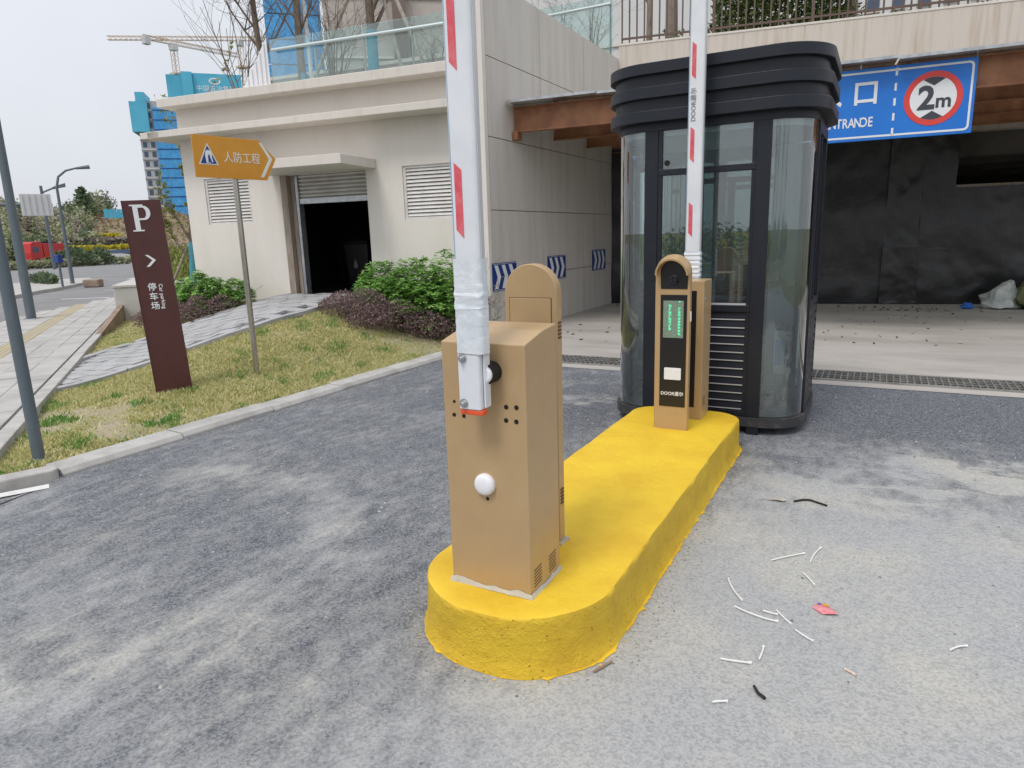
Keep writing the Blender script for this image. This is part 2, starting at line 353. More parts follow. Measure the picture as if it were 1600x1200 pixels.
M['bin_mark'] = pm('bin_mark', (.16, .16, .16), .6)
M['boxgrey'] = pm('box_grey', (.66, .72, .70), .45)
M['wire_red'] = pm('wire_red', (.30, .05, .05), .5)
M['grate'] = pm('grate_steel', (.42, .42, .40), .5, .6, alt=(.28, .26, .23), vscale=8)
M['drain_dark'] = pm('drain_dark', (.03, .03, .03), .9)

# yellow site paint brushed over rough render
def yellow():
    m = pm('yellow_paint', (.80, .545, .030), .60, alt=(.70, .43, .020), vscale=3.5, lo=.36, hi=.7)
    t = m.node_tree; b = t.nodes['Principled BSDF']; g = _n(t, 'ShaderNodeNewGeometry'); L = t.links.new
    def nz(sc, d=6, r=.65):
        n = _n(t, 'ShaderNodeTexNoise'); n.inputs['Scale'].default_value = sc; n.inputs['Detail'].default_value = d; n.inputs['Roughness'].default_value = r
        L(g.outputs['Position'], n.inputs['Vector']); return n.outputs['Fac']
    def mth(op, x, y):
        n = _n(t, 'ShaderNodeMath', operation=op)
        for i, q in enumerate((x, y)):
            if isinstance(q, (int, float)): n.inputs[i].default_value = q
            else: L(q, n.inputs[i])
        return n.outputs[0]
    n1, n2, n3 = nz(22, 9, .7), nz(120, 5, .7), nz(6, 4)
    vo = _n(t, 'ShaderNodeTexVoronoi'); vo.inputs['Scale'].default_value = 55; L(g.outputs['Position'], vo.inputs['Vector'])
    pr = _n(t, 'ShaderNodeMapRange'); pr.inputs['From Min'].default_value = .05; pr.inputs['From Max'].default_value = .22; L(vo.outputs['Distance'], pr.inputs[0])
    gate = _n(t, 'ShaderNodeMapRange'); gate.inputs['From Min'].default_value = .50; gate.inputs['From Max'].default_value = .62; L(nz(14, 3), gate.inputs[0])
    sx = _n(t, 'ShaderNodeSeparateXYZ'); L(g.outputs['Normal'], sx.inputs[0])
    sd_ = _n(t, 'ShaderNodeMapRange'); sd_.inputs['From Min'].default_value = .9; sd_.inputs['From Max'].default_value = .4; sd_.inputs['To Min'].default_value = .18; L(sx.outputs['Z'], sd_.inputs[0])
    pit = mth('MULTIPLY', mth('MULTIPLY', mth('SUBTRACT', 1.0, pr.outputs[0]), gate.outputs[0]), sd_.outputs[0])   # blow holes, mostly in the rough sides, their inner shade painted dark
    src = b.inputs['Base Color'].links[0].from_socket
    mi = _n(t, 'ShaderNodeMix', data_type='RGBA'); mi.inputs['B'].default_value = (.20, .11, .012, 1); L(src, mi.inputs['A']); L(mth('MULTIPLY', pit, .8), mi.inputs['Factor'])
    L(mi.outputs['Result'], b.inputs['Base Color'])
    h = mth('SUBTRACT', mth('ADD', mth('ADD', n1, mth('MULTIPLY', n2, .35)), mth('MULTIPLY', n3, .8)), mth('MULTIPLY', pit, .8))
    bp = _n(t, 'ShaderNodeBump'); bp.inputs['Distance'].default_value = .022; L(h, bp.inputs['Height']); L(bp.outputs[0], b.inputs['Normal'])
    st = _n(t, 'ShaderNodeMapRange'); st.inputs['From Min'].default_value = .18; st.inputs['To Min'].default_value = .34; st.inputs['To Max'].default_value = .85; L(sd_.outputs[0], st.inputs[0]); L(st.outputs[0], bp.inputs['Strength'])
    return m
M['yellow'] = yellow()

# driveway asphalt: blue grey bitumen under blown cement dust, wheel arcs where the dust lies thick
def asphalt():
    m = bpy.data.materials.new('driveway_asphalt'); m.use_nodes = True; t = m.node_tree; b = t.nodes['Principled BSDF']
    b.inputs['Roughness'].default_value = .92; b.inputs['Specular IOR Level'].default_value = .25
    L = t.links.new; g = _n(t, 'ShaderNodeNewGeometry'); P = g.outputs['Position']
    def noise(sc, det=6, rough=.6, vec=None, st=None):
        n = _n(t, 'ShaderNodeTexNoise'); n.inputs['Scale'].default_value = sc; n.inputs['Detail'].default_value = det; n.inputs['Roughness'].default_value = rough
        v = vec or P
        if st:
            mp = _n(t, 'ShaderNodeMapping'); mp.inputs['Scale'].default_value = st[:3]; mp.inputs['Rotation'].default_value = (0, 0, R(st[3])); L(v, mp.inputs['Vector']); v = mp.outputs[0]
        L(v, n.inputs['Vector']); return n.outputs['Fac']
    def rng(x, a, c, lo=0, hi=1):
        n = _n(t, 'ShaderNodeMapRange'); n.interpolation_type = 'SMOOTHSTEP'
        for k, v in (('From Min', a), ('From Max', c), ('To Min', lo), ('To Max', hi)): n.inputs[k].default_value = v
        L(x, n.inputs[0]); return n.outputs[0]
    def mth(op, x, y, cl=False):
        n = _n(t, 'ShaderNodeMath', operation=op); n.use_clamp = cl
        for i, q in enumerate((x, y)):
            if isinstance(q, (int, float)): n.inputs[i].default_value = q
            else: L(q, n.inputs[i])
        return n.outputs[0]
    # wobble the position so the outlines of stains are ragged
    wn = _n(t, 'ShaderNodeTexNoise'); wn.inputs['Scale'].default_value = 1.7; wn.inputs['Detail'].default_value = 4; L(P, wn.inputs['Vector'])
    vs_ = _n(t, 'ShaderNodeVectorMath', operation='SUBTRACT'); L(wn.outputs['Color'], vs_.inputs[0]); vs_.inputs[1].default_value = (.5, .5, .5)
    vm = _n(t, 'ShaderNodeVectorMath', operation='SCALE'); vm.inputs['Scale'].default_value = .75; L(vs_.outputs[0], vm.inputs[0])
    va = _n(t, 'ShaderNodeVectorMath', operation='ADD'); L(P, va.inputs[0]); L(vm.outputs[0], va.inputs[1]); Pw = va.outputs[0]
    sx = _n(t, 'ShaderNodeSeparateXYZ'); L(Pw, sx.inputs[0]); X, Y = sx.outputs['X'], sx.outputs['Y']
    def dist(cx, cy, ax=1, ay=1):
        dx = mth('MULTIPLY', mth('SUBTRACT', X, cx), ax); dy = mth('MULTIPLY', mth('SUBTRACT', Y, cy), ay)
        return mth('SQRT', mth('ADD', mth('MULTIPLY', dx, dx), mth('MULTIPLY', dy, dy)), 0)
    def ring(cx, cy, r, wd, ax=1, ay=1):
        return rng(mth('ABSOLUTE', mth('SUBTRACT', dist(cx, cy, ax, ay), r), 0), wd, wd * .25)
    # ground trodden with dust around the island and in the exit lane; swept bitumen towards the drain and left lane
    near = rng(dist(.9, 2.0, 1, .62), 2.7, 1.0)
    nearl = rng(dist(-2.8, .6, .7, 1), 2.0, .6)
    d1 = noise(.75, 5, .66, None, (1.0, .5, 1, 25)); d2 = noise(2.6, 5, .68, None, (1, .4, 1, 20)); d3 = noise(11, 4, .65, None, (1, .5, 1, 20))
    dust = mth('ADD', mth('MULTIPLY', near, .78), mth('MULTIPLY', nearl, .18))
    dust = mth('ADD', dust, mth('MULTIPLY', mth('SUBTRACT', d1, .5), .30))
    dust = mth('ADD', dust, mth('MULTIPLY', mth('SUBTRACT', d2, .5), .60))
    dust = mth('ADD', dust, mth('MULTIPLY', mth('SUBTRACT', d3, .5), .95))
    dust = mth('ADD', dust, .30)
    # ragged patches where the dust has been rubbed off: exit lane before the booth, and left of the booth
    zr = rng(dist(1.7, 4.5, .55, 1), 1.7, .5); zl = rng(dist(-2.9, 6.0, .8, 1), 1.5, .5); zf = rng(dist(.8, 2.4, .7, 1), 1.6, .6)
    pn = rng(noise(1.5, 7, .66, None, (.55, 1.25, 1, 8)), .47, .56)
    zone = mth('ADD', mth('MULTIPLY', zr, .62), mth('ADD', mth('MULTIPLY', zl, .40), mth('MULTIPLY', zf, .12)))
    dust = mth('ADD', dust, mth('MULTIPLY', zone, mth('SUBTRACT', pn, .55)))
    dust = mth('SUBTRACT', dust, rng(X, -1.5, -2.4, 0, .06))
    arcs = mth('MAXIMUM', mth('MAXIMUM', ring(-2.4, 6.7, .75, .22, .8, 1), ring(-3.6, 1.9, 1.25, .30)), mth('MAXIMUM', ring(1.6, 3.0, 2.35, .40, .9, 1), ring(2.4, 2.2, 2.2, .3)))
    dust = mth('ADD', dust, mth('MULTIPLY', arcs, mth('MULTIPLY', rng(d2, .30, .62), .20)))
    swept = rng(Y, 5.0, 6.4)                      # band before the drain stays dark
    dust = mth('SUBTRACT', dust, mth('MULTIPLY', swept, mth('MULTIPLY', rng(X, -3.2, -.5, .25, 1.0), .34)))
    dust = mth('MULTIPLY', mth('MAXIMUM', dust, 0.02), 1.0, True)
    vo = _n(t, 'ShaderNodeTexVoronoi'); vo.inputs['Scale'].default_value = 115; L(P, vo.inputs['Vector'])
    vsep = _n(t, 'ShaderNodeSeparateColor'); L(vo.outputs['Color'], vsep.inputs[0]); chip = vsep.outputs[0]
    grain = noise(230, 2, .75); grain2 = noise(60, 4, .72); grain3 = noise(24, 3, .7)
    c1 = _n(t, 'ShaderNodeMix', data_type='RGBA'); c1.inputs['A'].default_value = (.055, .063, .078, 1); c1.inputs['B'].default_value = (.27, .28, .30, 1)
    L(rng(mth('ADD', mth('MULTIPLY', chip, .55), mth('MULTIPLY', grain, .6)), .25, .95), c1.inputs['Factor'])
    c2 = _n(t, 'ShaderNodeMix', data_type='RGBA'); c2.inputs['A'].default_value = (.42, .422, .425, 1); c2.inputs['B'].default_value = (.50, .487, .45, 1)
    L(rng(noise(1.1, 6), .4, .65), c2.inputs['Factor'])
    c2b = _n(t, 'ShaderNodeMix', data_type='RGBA', blend_type='MULTIPLY'); c2b.inputs['Factor'].default_value = 1
    sp_ = _n(t, 'ShaderNodeMix', data_type='RGBA'); sp_.inputs['A'].default_value = (.70, .71, .73, 1); sp_.inputs['B'].default_value = (1.06, 1.06, 1.05, 1)
    L(rng(mth('ADD', mth('ADD', mth('MULTIPLY', grain, .30), mth('MULTIPLY', grain2, .30)), mth('ADD', mth('MULTIPLY', grain3, .22), mth('MULTIPLY', chip, .18))), .34, .60), sp_.inputs['Factor'])
    L(c2.outputs['Result'], c2b.inputs['A']); L(sp_.outputs['Result'], c2b.inputs['B'])
    # dust settles between the stones first
    dm = rng(mth('ADD', dust, mth('ADD', mth('MULTIPLY', mth('SUBTRACT', grain2, .5), .62), mth('MULTIPLY', mth('SUBTRACT', chip, .5), -.16))), .05, .85)
    c3 = _n(t, 'ShaderNodeMix', data_type='RGBA'); L(dm, c3.inputs['Factor']); L(c1.outputs['Result'], c3.inputs['A']); L(c2b.outputs['Result'], c3.inputs['B'])
    L(c3.outputs['Result'], b.inputs['Base Color'])
    bp = _n(t, 'ShaderNodeBump'); bp.inputs['Strength'].default_value = .6; bp.inputs['Distance'].default_value = .008
    L(mth('ADD', grain, mth('ADD', mth('MULTIPLY', grain2, .8), mth('MULTIPLY', chip, .5))), bp.inputs['Height']); L(bp.outputs[0], b.inputs['Normal'])
    return m
M['asphalt'] = asphalt()

# ------------------------------------------------------------------ setting: ground, road, driveway, apron
def sheet(name, poly, z, mat, t=.0):
    m = MB(); n = len(poly); m.add([(x, y, z) for x, y in poly], [tuple(range(n))]); return struct(m.build(name, mat))
sheet('ground', [(-900, -900), (900, -900), (900, 900), (-900, 900)], -.03, M['earth'])
sheet('road', [(-110, -40), (-4.4, -40), (-4.4, 7), (-24, 16), (-62, 62), (-110, 62)], -.006, M['road'])
sheet('driveway', [(-4.62, -8), (9, -8), (9, 7.60), (-5.2, 7.60), (-5.2, 2.52), (-5.02, 2.45)], 0.0, M['asphalt'])
sheet('apron_floor', [(-5.6, 7.58), (9, 7.58), (9, 18.4), (-5.6, 18.4)], .004, M['concrete'])
sheet('side_gutter', [(-5.16, 7.0), (-5.6, 7.0), (-5.6, 12), (-5.16, 12)], -.002, M['concrete'])

def ss(t): t = min(1, max(0, t)); return t * t * (3 - 2 * t)
def T(x, y):
    v = -5.34 - x; ww = (x + 6.147) * .589 + (y - 2.662) * .808
    return .055 + .62 * ss(v / 2.5) * ss(ww / 3.4)
def inside(p, poly):
    x, y = p; c = False; n = len(poly)
    for i in range(n):
        (x1, y1), (x2, y2) = poly[i], poly[i - 1]
        if (y1 > y) != (y2 > y) and x < (x2 - x1) * (y - y1) / (y2 - y1) + x1: c = not c
    return c
LAWN = [(-5.26, 2.30), (-5.26, 9.60), (-11.62, 8.80), (-12.2, 14), (-15.2, 14.2), (-15.2, 9.4), (-14.45, 8.72), (-6.147, 2.66), (-5.62, 2.24), (-5.42, 2.04)]
PATH_LO = [(-8.05, 4.02), (-8.0, 4.9), (-7.75, 5.6), (-7.45, 6.4), (-7.35, 7.2), (-7.62, 9.28)]
PATH_UP = [(-9.85, 5.32), (-10.25, 6.1), (-10.25, 6.85), (-10.15, 7.5), (-9.8, 8.1), (-9.38, 9.05)]
PATH = PATH_LO + PATH_UP[::-1]

# lawn: soil sheet following the bank up to the building
def lawn():
    bm = bmesh.new(); st = .14; vid = {}
    def V(i, j):
        if (i, j) not in vid:
            x, y = -15.4 + i * st, 2.0 + j * st
            z = T(x, y) - .012 - (.03 if x > -5.33 else 0) + .018 * mnoise.noise((x * 2.1, y * 2.1, 0)) + .010 * mnoise.noise((x * 6, y * 6, 3))
            vid[(i, j)] = bm.verts.new((x, y, z))
        return vid[(i, j)]
    for i in range(74):
        for j in range(88):
            x, y = -15.4 + (i + .5) * st, 2.0 + (j + .5) * st
            if inside((x, y), LAWN): bm.faces.new((V(i, j), V(i + 1, j), V(i + 1, j + 1), V(i, j + 1)))
    me = bpy.data.meshes.new('lawn_soil'); bm.to_mesh(me); bm.free()
    me.polygons.foreach_set('use_smooth', [True] * len(me.polygons)); me.materials.append(M['soil'])
    o = bpy.data.objects.new('lawn_soil', me); COL.objects.link(o); struct(o)
lawn()

# grass blades (nobody could count them)
def grass(name, n, mat, hmin, hmax, cond, label):
    rng = np.random.default_rng(5 if name == 'grass' else 11)
    V_ = []; F_ = []; k = 0; tries = 0
    while k < n and tries < n * 8:
        tries += 1
        # denser where the camera stands near
        x = rng.uniform(-15.1, -5.34); y = rng.uniform(2.1, 12.5)
        if x < -9 and rng.random() > .45: continue
        if y > 7.5 and rng.random() > .35: continue
        if not inside((x, y), LAWN) or inside((x, y), PATH): continue
        q = cond(x, y)
        if rng.random() > q: continue
        z = T(x, y) - .012
        a = rng.uniform(0, 2 * math.pi); h = rng.uniform(hmin, hmax) * (.6 + .4 * q); wd = rng.uniform(.004, .008); le = rng.uniform(.2, 1.0) * h
        b = rng.uniform(0, 2 * math.pi); dx, dy = math.cos(b) * le, math.sin(b) * le
        cx, cy = math.cos(a) * wd, math.sin(a) * wd
        V_ += [(x - cx, y - cy, z), (x + cx, y + cy, z), (x + dx * .45 + cx * .6, y + dy * .45 + cy * .6, z + h * .6), (x + dx, y + dy, z + h)]
        F_ += [(4 * k, 4 * k + 1, 4 * k + 2), (4 * k, 4 * k + 2, 4 * k + 3)]
        k += 1
    me = bpy.data.meshes.new(name); me.from_pydata(V_, [], F_); me.materials.append(mat)
    o = bpy.data.objects.new(name, me); COL.objects.link(o)
    prop(o, label, 'grass', kind='stuff')
def bare(x, y):
    # worn earth left of the totem sign and under the shrubs
    d = math.hypot((x + 6.5) / .9, (y - 3.45) / .36)
    n_ = mnoise.noise((x * 1.9, y * 1.9, 1)) * .55 + mnoise.noise((x * 5, y * 5, 4)) * .5
    a = ss((d - .75 + n_ * .9) / .8)
    e = ss((math.hypot((x + 5.75) / .7, (y - 8.3) / .9) - .6 + n_ * .7) / .7)
    return max(.10, a) * max(.30, e) * max(.40, ss(.85 + n_ * 1.4))
grass('grass', 130000, M['grass'], .018, .050, bare, 'patchy yellow green lawn grass growing on the bank')
def tuft(x, y):
    n_ = mnoise.noise((x * 3.1 + 9, y * 3.1, 2)) + .45 * mnoise.noise((x * 8 + 9, y * 8, 2))
    return ss((n_ - .16) / .3)
grass('grass_tufts', 26000, M['grass_lush'], .030, .075, tuft, 'darker fresh green grass tufts scattered through the yellow lawn')

# footpath of grey pavers climbing to the store room door
def edge_interp(E_, t):
    t *= len(E_) - 1; i = min(int(t), len(E_) - 2); f = t - i
    return Vector((E_[i][0] * (1 - f) + E_[i + 1][0] * f, E_[i][1] * (1 - f) + E_[i + 1][1] * f))
m = MB(); rows = 24
for i in range(rows + 1):
    a, b = edge_interp(PATH_LO, i / rows), edge_interp(PATH_UP, i / rows)
    for j in range(9):
        p = a.lerp(b, j / 8); m.v.append((p.x, p.y, T(p.x, p.y) + .012))
for i in range(rows):
    for j in range(8): m.f.append((i * 9 + j, i * 9 + j + 1, i * 9 + 10 + j, i * 9 + 9 + j))
path = struct(m.build('footpath', M['paver'], smooth=True))
PATHI = PATH
pv = Bx(-.196, .196, -.096, .096, -.02, .018).build('paver', M['paver'], path, bevel=0)
first = True; row = 0; y = 3.98; npv = 0
while y < 9.2:
    x = -10.4 + (row % 2) * .2
    while x < -7.2:
        cs = [(x + sx_ * .19, y + sy_ * .09) for sx_ in (-1, 1) for sy_ in (-1, 1)]
        if all(inside((x + q_, y), PATHI) for q_ in (-.13, .13)) and npv < 298:
            z = T(x, y) + .028
            gx = (T(x + .1, y) - T(x - .1, y)) / .2; gy = (T(x, y + .1) - T(x, y - .1)) / .2
            rot = (math.atan(gy) + random.uniform(-.012, .012), -math.atan(gx) + random.uniform(-.012, .012), random.uniform(-.01, .01))
            o = pv if first else instance(pv, path); first = False
            o.location = (x, y, z + random.uniform(-.003, .003)); o.rotation_euler = rot; npv += 1
        x += .405
    y += .205; row += 1


def inset(E_, sgn): return E_
bd = Bx(-.148, .148, -.058, .058, -.03, .024).build('border_paver', M['paver'], path)
fb_ = True
for E_ in (PATH_LO, PATH_UP):
    L_ = [Vector(p) for p in E_]; step = .30; carry = 0
    for a, b in zip(L_, L_[1:]):
        d = b - a; n_ = max(1, round(d.length / step)); an = math.atan2(d.y, d.x)
        for k in range(n_):
            p = a + d * ((k + .5) / n_); q_ = d.normalized() * .1; sl_ = math.atan((T(p.x + q_.x, p.y + q_.y) - T(p.x - q_.x, p.y - q_.y)) / .2)
            o = bd if fb_ else instance(bd, path); fb_ = False
            o.location = (p.x, p.y, T(p.x, p.y) + .028); o.rotation_euler = (0, -sl_, an)
# sidewalk beside the road
SW0 = Vector((-5.45, 2.20)); SWD = Vector((-.808, .589)); SWN = Vector((-.589, -.808))
def sw(a, b): return SW0 + SWD * a + SWN * b
poly = [tuple(sw(0, .12)), tuple(sw(11.4, .12)), tuple(sw(20.5, .12)), tuple(sw(20.5, .55)), tuple(sw(17.5, 1.4)), tuple(sw(14.5, 2.2)), tuple(sw(12, 2.45)), tuple(sw(-1, 2.5)), tuple(sw(-1, .45))]
walk = struct(MB().prism(poly[::-1], -.02, .085).build('sidewalk', M['bed']))
sb_ = Bx(-.296, .296, -.146, .146, -.02, .022).build('paving_slab', M['slab'], walk)
tb_ = MB().box(-.145, .145, -.145, .145, -.02, .020)
for k in range(4): tb_.box(-.14, .14, -.12 + k * .07, -.09 + k * .07, .020, .025)
tb_ = tb_.build('tactile_slab', M['tactile'], walk)
ang = math.atan2(SWD.y, SWD.x); f1 = f2 = True; ns = 0
for j, b0 in enumerate([.30, .60, .90, 1.5, 1.8, 2.1]):
    a = -.6 + (j % 2) * .3
    while a < 20:
        p = sw(a, b0)
        if all(inside(tuple(sw(a + q, b0 + r_)), poly) for q in (-.29, .29) for r_ in (-.14, .14)) and ns < 298:
            o = sb_ if f1 else instance(sb_, walk); f1 = False
            o.location = (p.x, p.y, .085 + random.uniform(-.003, .003)); o.rotation_euler = (random.uniform(-.006, .006), random.uniform(-.006, .006), ang); ns += 1
        a += .602
a = -.6
while a < 17:
    p = sw(a, 1.2)
    if inside(tuple(p), poly):
        o = tb_ if f2 else instance(tb_, walk); f2 = False
        o.location = (p.x, p.y, .085); o.rotation_euler = (0, 0, ang)
    a += .30
# edging between the lawn and the sidewalk, kerb of the driveway
edg = struct(MB().prism([tuple(sw(0, .13)), tuple(sw(11.2, .13)), tuple(sw(11.2, .10)), tuple(sw(0, .10))], 0, .10).build('lawn_edging', M['kerb']))
es = Bx(-.495, .495, -.06, .06, -.1, .0).build('kerb_stone', M['kerb'], edg, bevel=.008)
for k in range(11):
    o = es if k == 0 else instance(es, edg)
    p = sw(.5 + k, .03); o.location = (p.x, p.y, .135 + random.uniform(-.004, .004)); o.rotation_euler = (0, 0, ang + random.uniform(-.006, .006))
kerb = struct(Bx(-5.32, -5.14, 2.6, 9.5, -.05, .012).build('driveway_kerb', M['bed']))
ks = MB().loft([[(-.115, y, -.06), (.115, y, -.06), (.115, y, .020), (.085, y, .056), (-.115, y, .064)] for y in (-.495, .495)]).build('kerb_stone', M['kerb'], kerb, bevel=.006)
for k in range(7):
    o = ks if k == 0 else instance(ks, kerb)
    o.location = (-5.235 + random.uniform(-.006, .006), 3.06 + k * .998, random.uniform(-.006, .004)); o.rotation_euler = (0, random.uniform(-.02, .02), random.uniform(-.008, .008))
kc = rrect(-.08, .08, -.21, .21, .05, 4)
for k, (x, y, a) in enumerate([(-5.235, 2.36, -20), (-5.42, 1.96, -27), (-5.63, 1.57, -29), (-5.85, 1.18, -30)]):
    o = MB().prism(kc, -.05, .075).build('kerb_stone', M['kerb'], kerb, bevel=.012)
    o.location = (x, y, 0); o.rotation_euler = (0, 0, R(a))
m = MB()
for (x0, y0, x1, y1, wd) in [(-4.99, 2.40, -6.2, .02, .05)]:
    d = Vector((x1 - x0, y1 - y0)).normalized(); n_ = Vector((-d.y, d.x)) * wd
    m.add([(x0 + n_.x, y0 + n_.y, .004), (x0 - n_.x, y0 - n_.y, .004), (x1 - n_.x, y1 - n_.y, .004), (x1 + n_.x, y1 + n_.y, .004)], [(0, 1, 2, 3)])
struct(m.build('edge_line', M['linepaint']))

# ------------------------------------------------------------------ store building beside the entrance
FA = R(7.26); FO = Vector((-5.5, 9.527, 0))
FU = Vector((math.cos(FA), math.sin(FA), 0)); FN = Vector((-math.sin(FA), math.cos(FA), 0))
def fw(s, off, z=0): return FO + FU * s + FN * off + Vector((0, 0, z))
bld = thing('store_building', 'beige rendered single storey store building with roller shutter door and roof garden', 'building', FO, FA)
def holed(m, s0, s1, z0, z1, holes, o0, o1):
    xs = sorted({s0, s1, *[h[0] for h in holes], *[h[1] for h in holes]}); zs = sorted({z0, z1, *[h[2] for h in holes], *[h[3] for h in holes]})
    for a, b in zip(xs, xs[1:]):
        run = None
        for c, d in zip(zs, zs[1:]):
            if any(h[0] <= a and b <= h[1] and h[2] <= c and d <= h[3] for h in holes):
                if run: m.box(a, b, o0, o1, run[0], run[1]); run = None
            else: run = (run[0] if run else c, d)
        if run: m.box(a, b, o0, o1, run[0], run[1])
    return m
DOOR = (-3.93, -2.17, .2, 2.77); LR = (-1.48, -.50, 1.93, 2.78); LL = (-5.64, -4.60, 1.99, 2.81)
wall = holed(MB(), -6.10, -.33, 0, 4.05, [DOOR, LR, LL], 0, .28).box(-6.10, -5.85, .28, 7, 0, 4.05).build('wall', M['plaster'], bld, local=True)
MB().box(-6.38, -.335, -.45, -.001, 3.52, 3.635).box(-6.55, -6.101, -.45, 7, 3.523, 3.632).build('ledge', M['trim'], bld, bevel=.008, local=True)
MB().box(-6.22, -.335, -.30, 7.0, 4.05, 4.20).build('cornice', M['trim'], bld, bevel=.01, local=True)
MB().box(-4.08, -1.96, -1.0, -.001, 2.775, 2.92).build('door_canopy', M['trim'], bld, bevel=.006, local=True)
MB().box(-3.929, -3.80, .002, .24, .21, 2.769).box(-3.79, -3.71, .10, .24, .21, 2.765).build('door_jamb', M['jamb'], bld, bevel=.004, local=True)
# dark store room
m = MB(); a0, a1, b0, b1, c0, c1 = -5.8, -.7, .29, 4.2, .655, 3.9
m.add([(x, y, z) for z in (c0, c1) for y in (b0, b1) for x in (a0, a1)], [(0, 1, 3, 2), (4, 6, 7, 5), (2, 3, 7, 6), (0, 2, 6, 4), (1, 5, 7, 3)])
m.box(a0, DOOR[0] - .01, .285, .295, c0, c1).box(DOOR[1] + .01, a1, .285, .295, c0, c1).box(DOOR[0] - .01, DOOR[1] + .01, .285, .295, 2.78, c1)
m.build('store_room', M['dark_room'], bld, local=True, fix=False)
sh = MB().box(-3.70, -3.645, .10, .24, .66, 2.76).build('shutter_rail', M['galv'], bld, bevel=.003, local=True)
rs = MB().box(-3.64, -2.175, .165, .185, 2.30, 2.77).build('roller_shutter', M['shutter'], bld, local=True)
for k in range(6):
    z = 2.385 + k * .066
    prof = [(.165, z), (.135, z + .018), (.128, z + .038), (.150, z + .062), (.165, z + .064)]
    q = MB(); q.loft([[(-3.64, y, zz) for y, zz in prof], [(-2.175, y, zz) for y, zz in prof]]); q.build('shutter_slat', M['shutter'], rs, local=True)
MB().box(-3.645, -2.172, .12, .19, 2.28, 2.375).build('bottom_bar', M['galv'], rs, bevel=.006, local=True)
for nm, (s0, s1, z0, z1) in (('r', LR), ('l', LL)):
    lv = MB()
    lv.box(s0, s0 + .05, .02, .09, z0, z1).box(s1 - .05, s1, .02, .09, z0, z1).box(s0 + .05, s1 - .05, .02, .09, z0, z0 + .04).box(s0 + .05, s1 - .05, .02, .09, z1 - .04, z1)
    lv = lv.build('louvre_window', M['louvre'], bld, bevel=.003, local=True)
    MB().box(s0 + .01, s1 - .01, .20, .22, z0 + .01, z1 - .01).build('backing', M['dark_room'], lv, local=True)
    n_ = 13; st = (z1 - z0 - .08) / n_
    for k in range(n_):
        z = z0 + .04 + k * st
        q = MB().loft([[(x, .030, z + .010), (x, .024, z + .012), (x, .050, z + st * 1.02), (x, .060, z + st * 1.02)] for x in (s0 + .05, s1 - .05)])
        q.build('louvre_blade', M['louvre'], lv, local=True)
# tall side wall of the driveway with panel joints
sw_z = [0, .93, 2.03, 3.14, 4.31, 5.43]; sw_y = [9.64, 11.55, 13.57, 15.68]
side = MB().prism([(-5.535, 9.60), (-5.535, 15.9), (-5.86, 15.9), (-5.86, 9.52)], 0, 5.40).build('side_wall', M['joint'], bld)
MB().prism([(-5.5, 9.529), (-5.5, 9.632), (-5.535, 9.632), (-5.855, 9.56), (-5.855, 9.483)], 0, 5.43).build('wall_end', M['plaster'], bld)
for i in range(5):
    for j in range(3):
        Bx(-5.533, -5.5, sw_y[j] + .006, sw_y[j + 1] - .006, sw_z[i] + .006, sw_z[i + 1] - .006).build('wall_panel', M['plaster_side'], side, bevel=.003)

# roof garden: glass balustrade, hoarding board
bal = thing('roof_balustrade', 'clear glass balustrade with white handrail along the store roof edge', 'balustrade', fw(-2, .1, 4.2), FA)
def bal_build(par, joints, off, z0, z1, zr, local_o=-2.0):
    for a, b in zip(joints, joints[1:]):
        MB().add([tuple(fw(s, off + d, z)) for d in (0, .014) for s, z in ((a + .012, z0), (b - .012, z0), (b - .012, z1), (a + .012, z1))],
                 [(3, 2, 1, 0), (4, 5, 6, 7), (0, 1, 5, 4), (1, 2, 6, 5), (2, 3, 7, 6), (3, 0, 4, 7)]).build('glass_pane', M['glass_clear'], par)
    for s in joints[1:-1]:
        MB().tube([fw(s, off + .06, z0 - .05), fw(s, off + .06, zr)], .018, 8).build('post', M['rail_white'], par, smooth=True)
    MB().tube([fw(joints[0] + .1, off - .05, zr), fw(joints[-1], off - .05, zr)], .026, 10).build('handrail', M['rail_white'], par, smooth=True)
bal_build(bal, [-3.93, -3.05, -2.10, -1.22, -.36], .06, 4.21, 4.98, 4.80)
wb = thing('white_hoarding_board', 'white ribbed board leaning at the end of the glass balustrade', 'board', fw(-4.3, .05, 4.2), FA)
q = MB().plate([(-4.60, 4.21), (-3.96, 4.21), (-3.97, 5.02), (-4.20, 4.72)], fw(0, .05), FU, (0, 0, 1), -.012).build('sheet', M['white_plastic'], wb)
for k in range(6):
    s = -4.52 + k * .1; zt = 4.21 + min(.78, max(.08, (s + 4.60) / .40 * .51 if s < -4.2 else .51 + (s + 4.2) / .23 * .28))
    MB().tube([fw(s, .03, 4.215), fw(s, .03, zt)], .010, 6).build('rib', M['white_plastic'], wb)

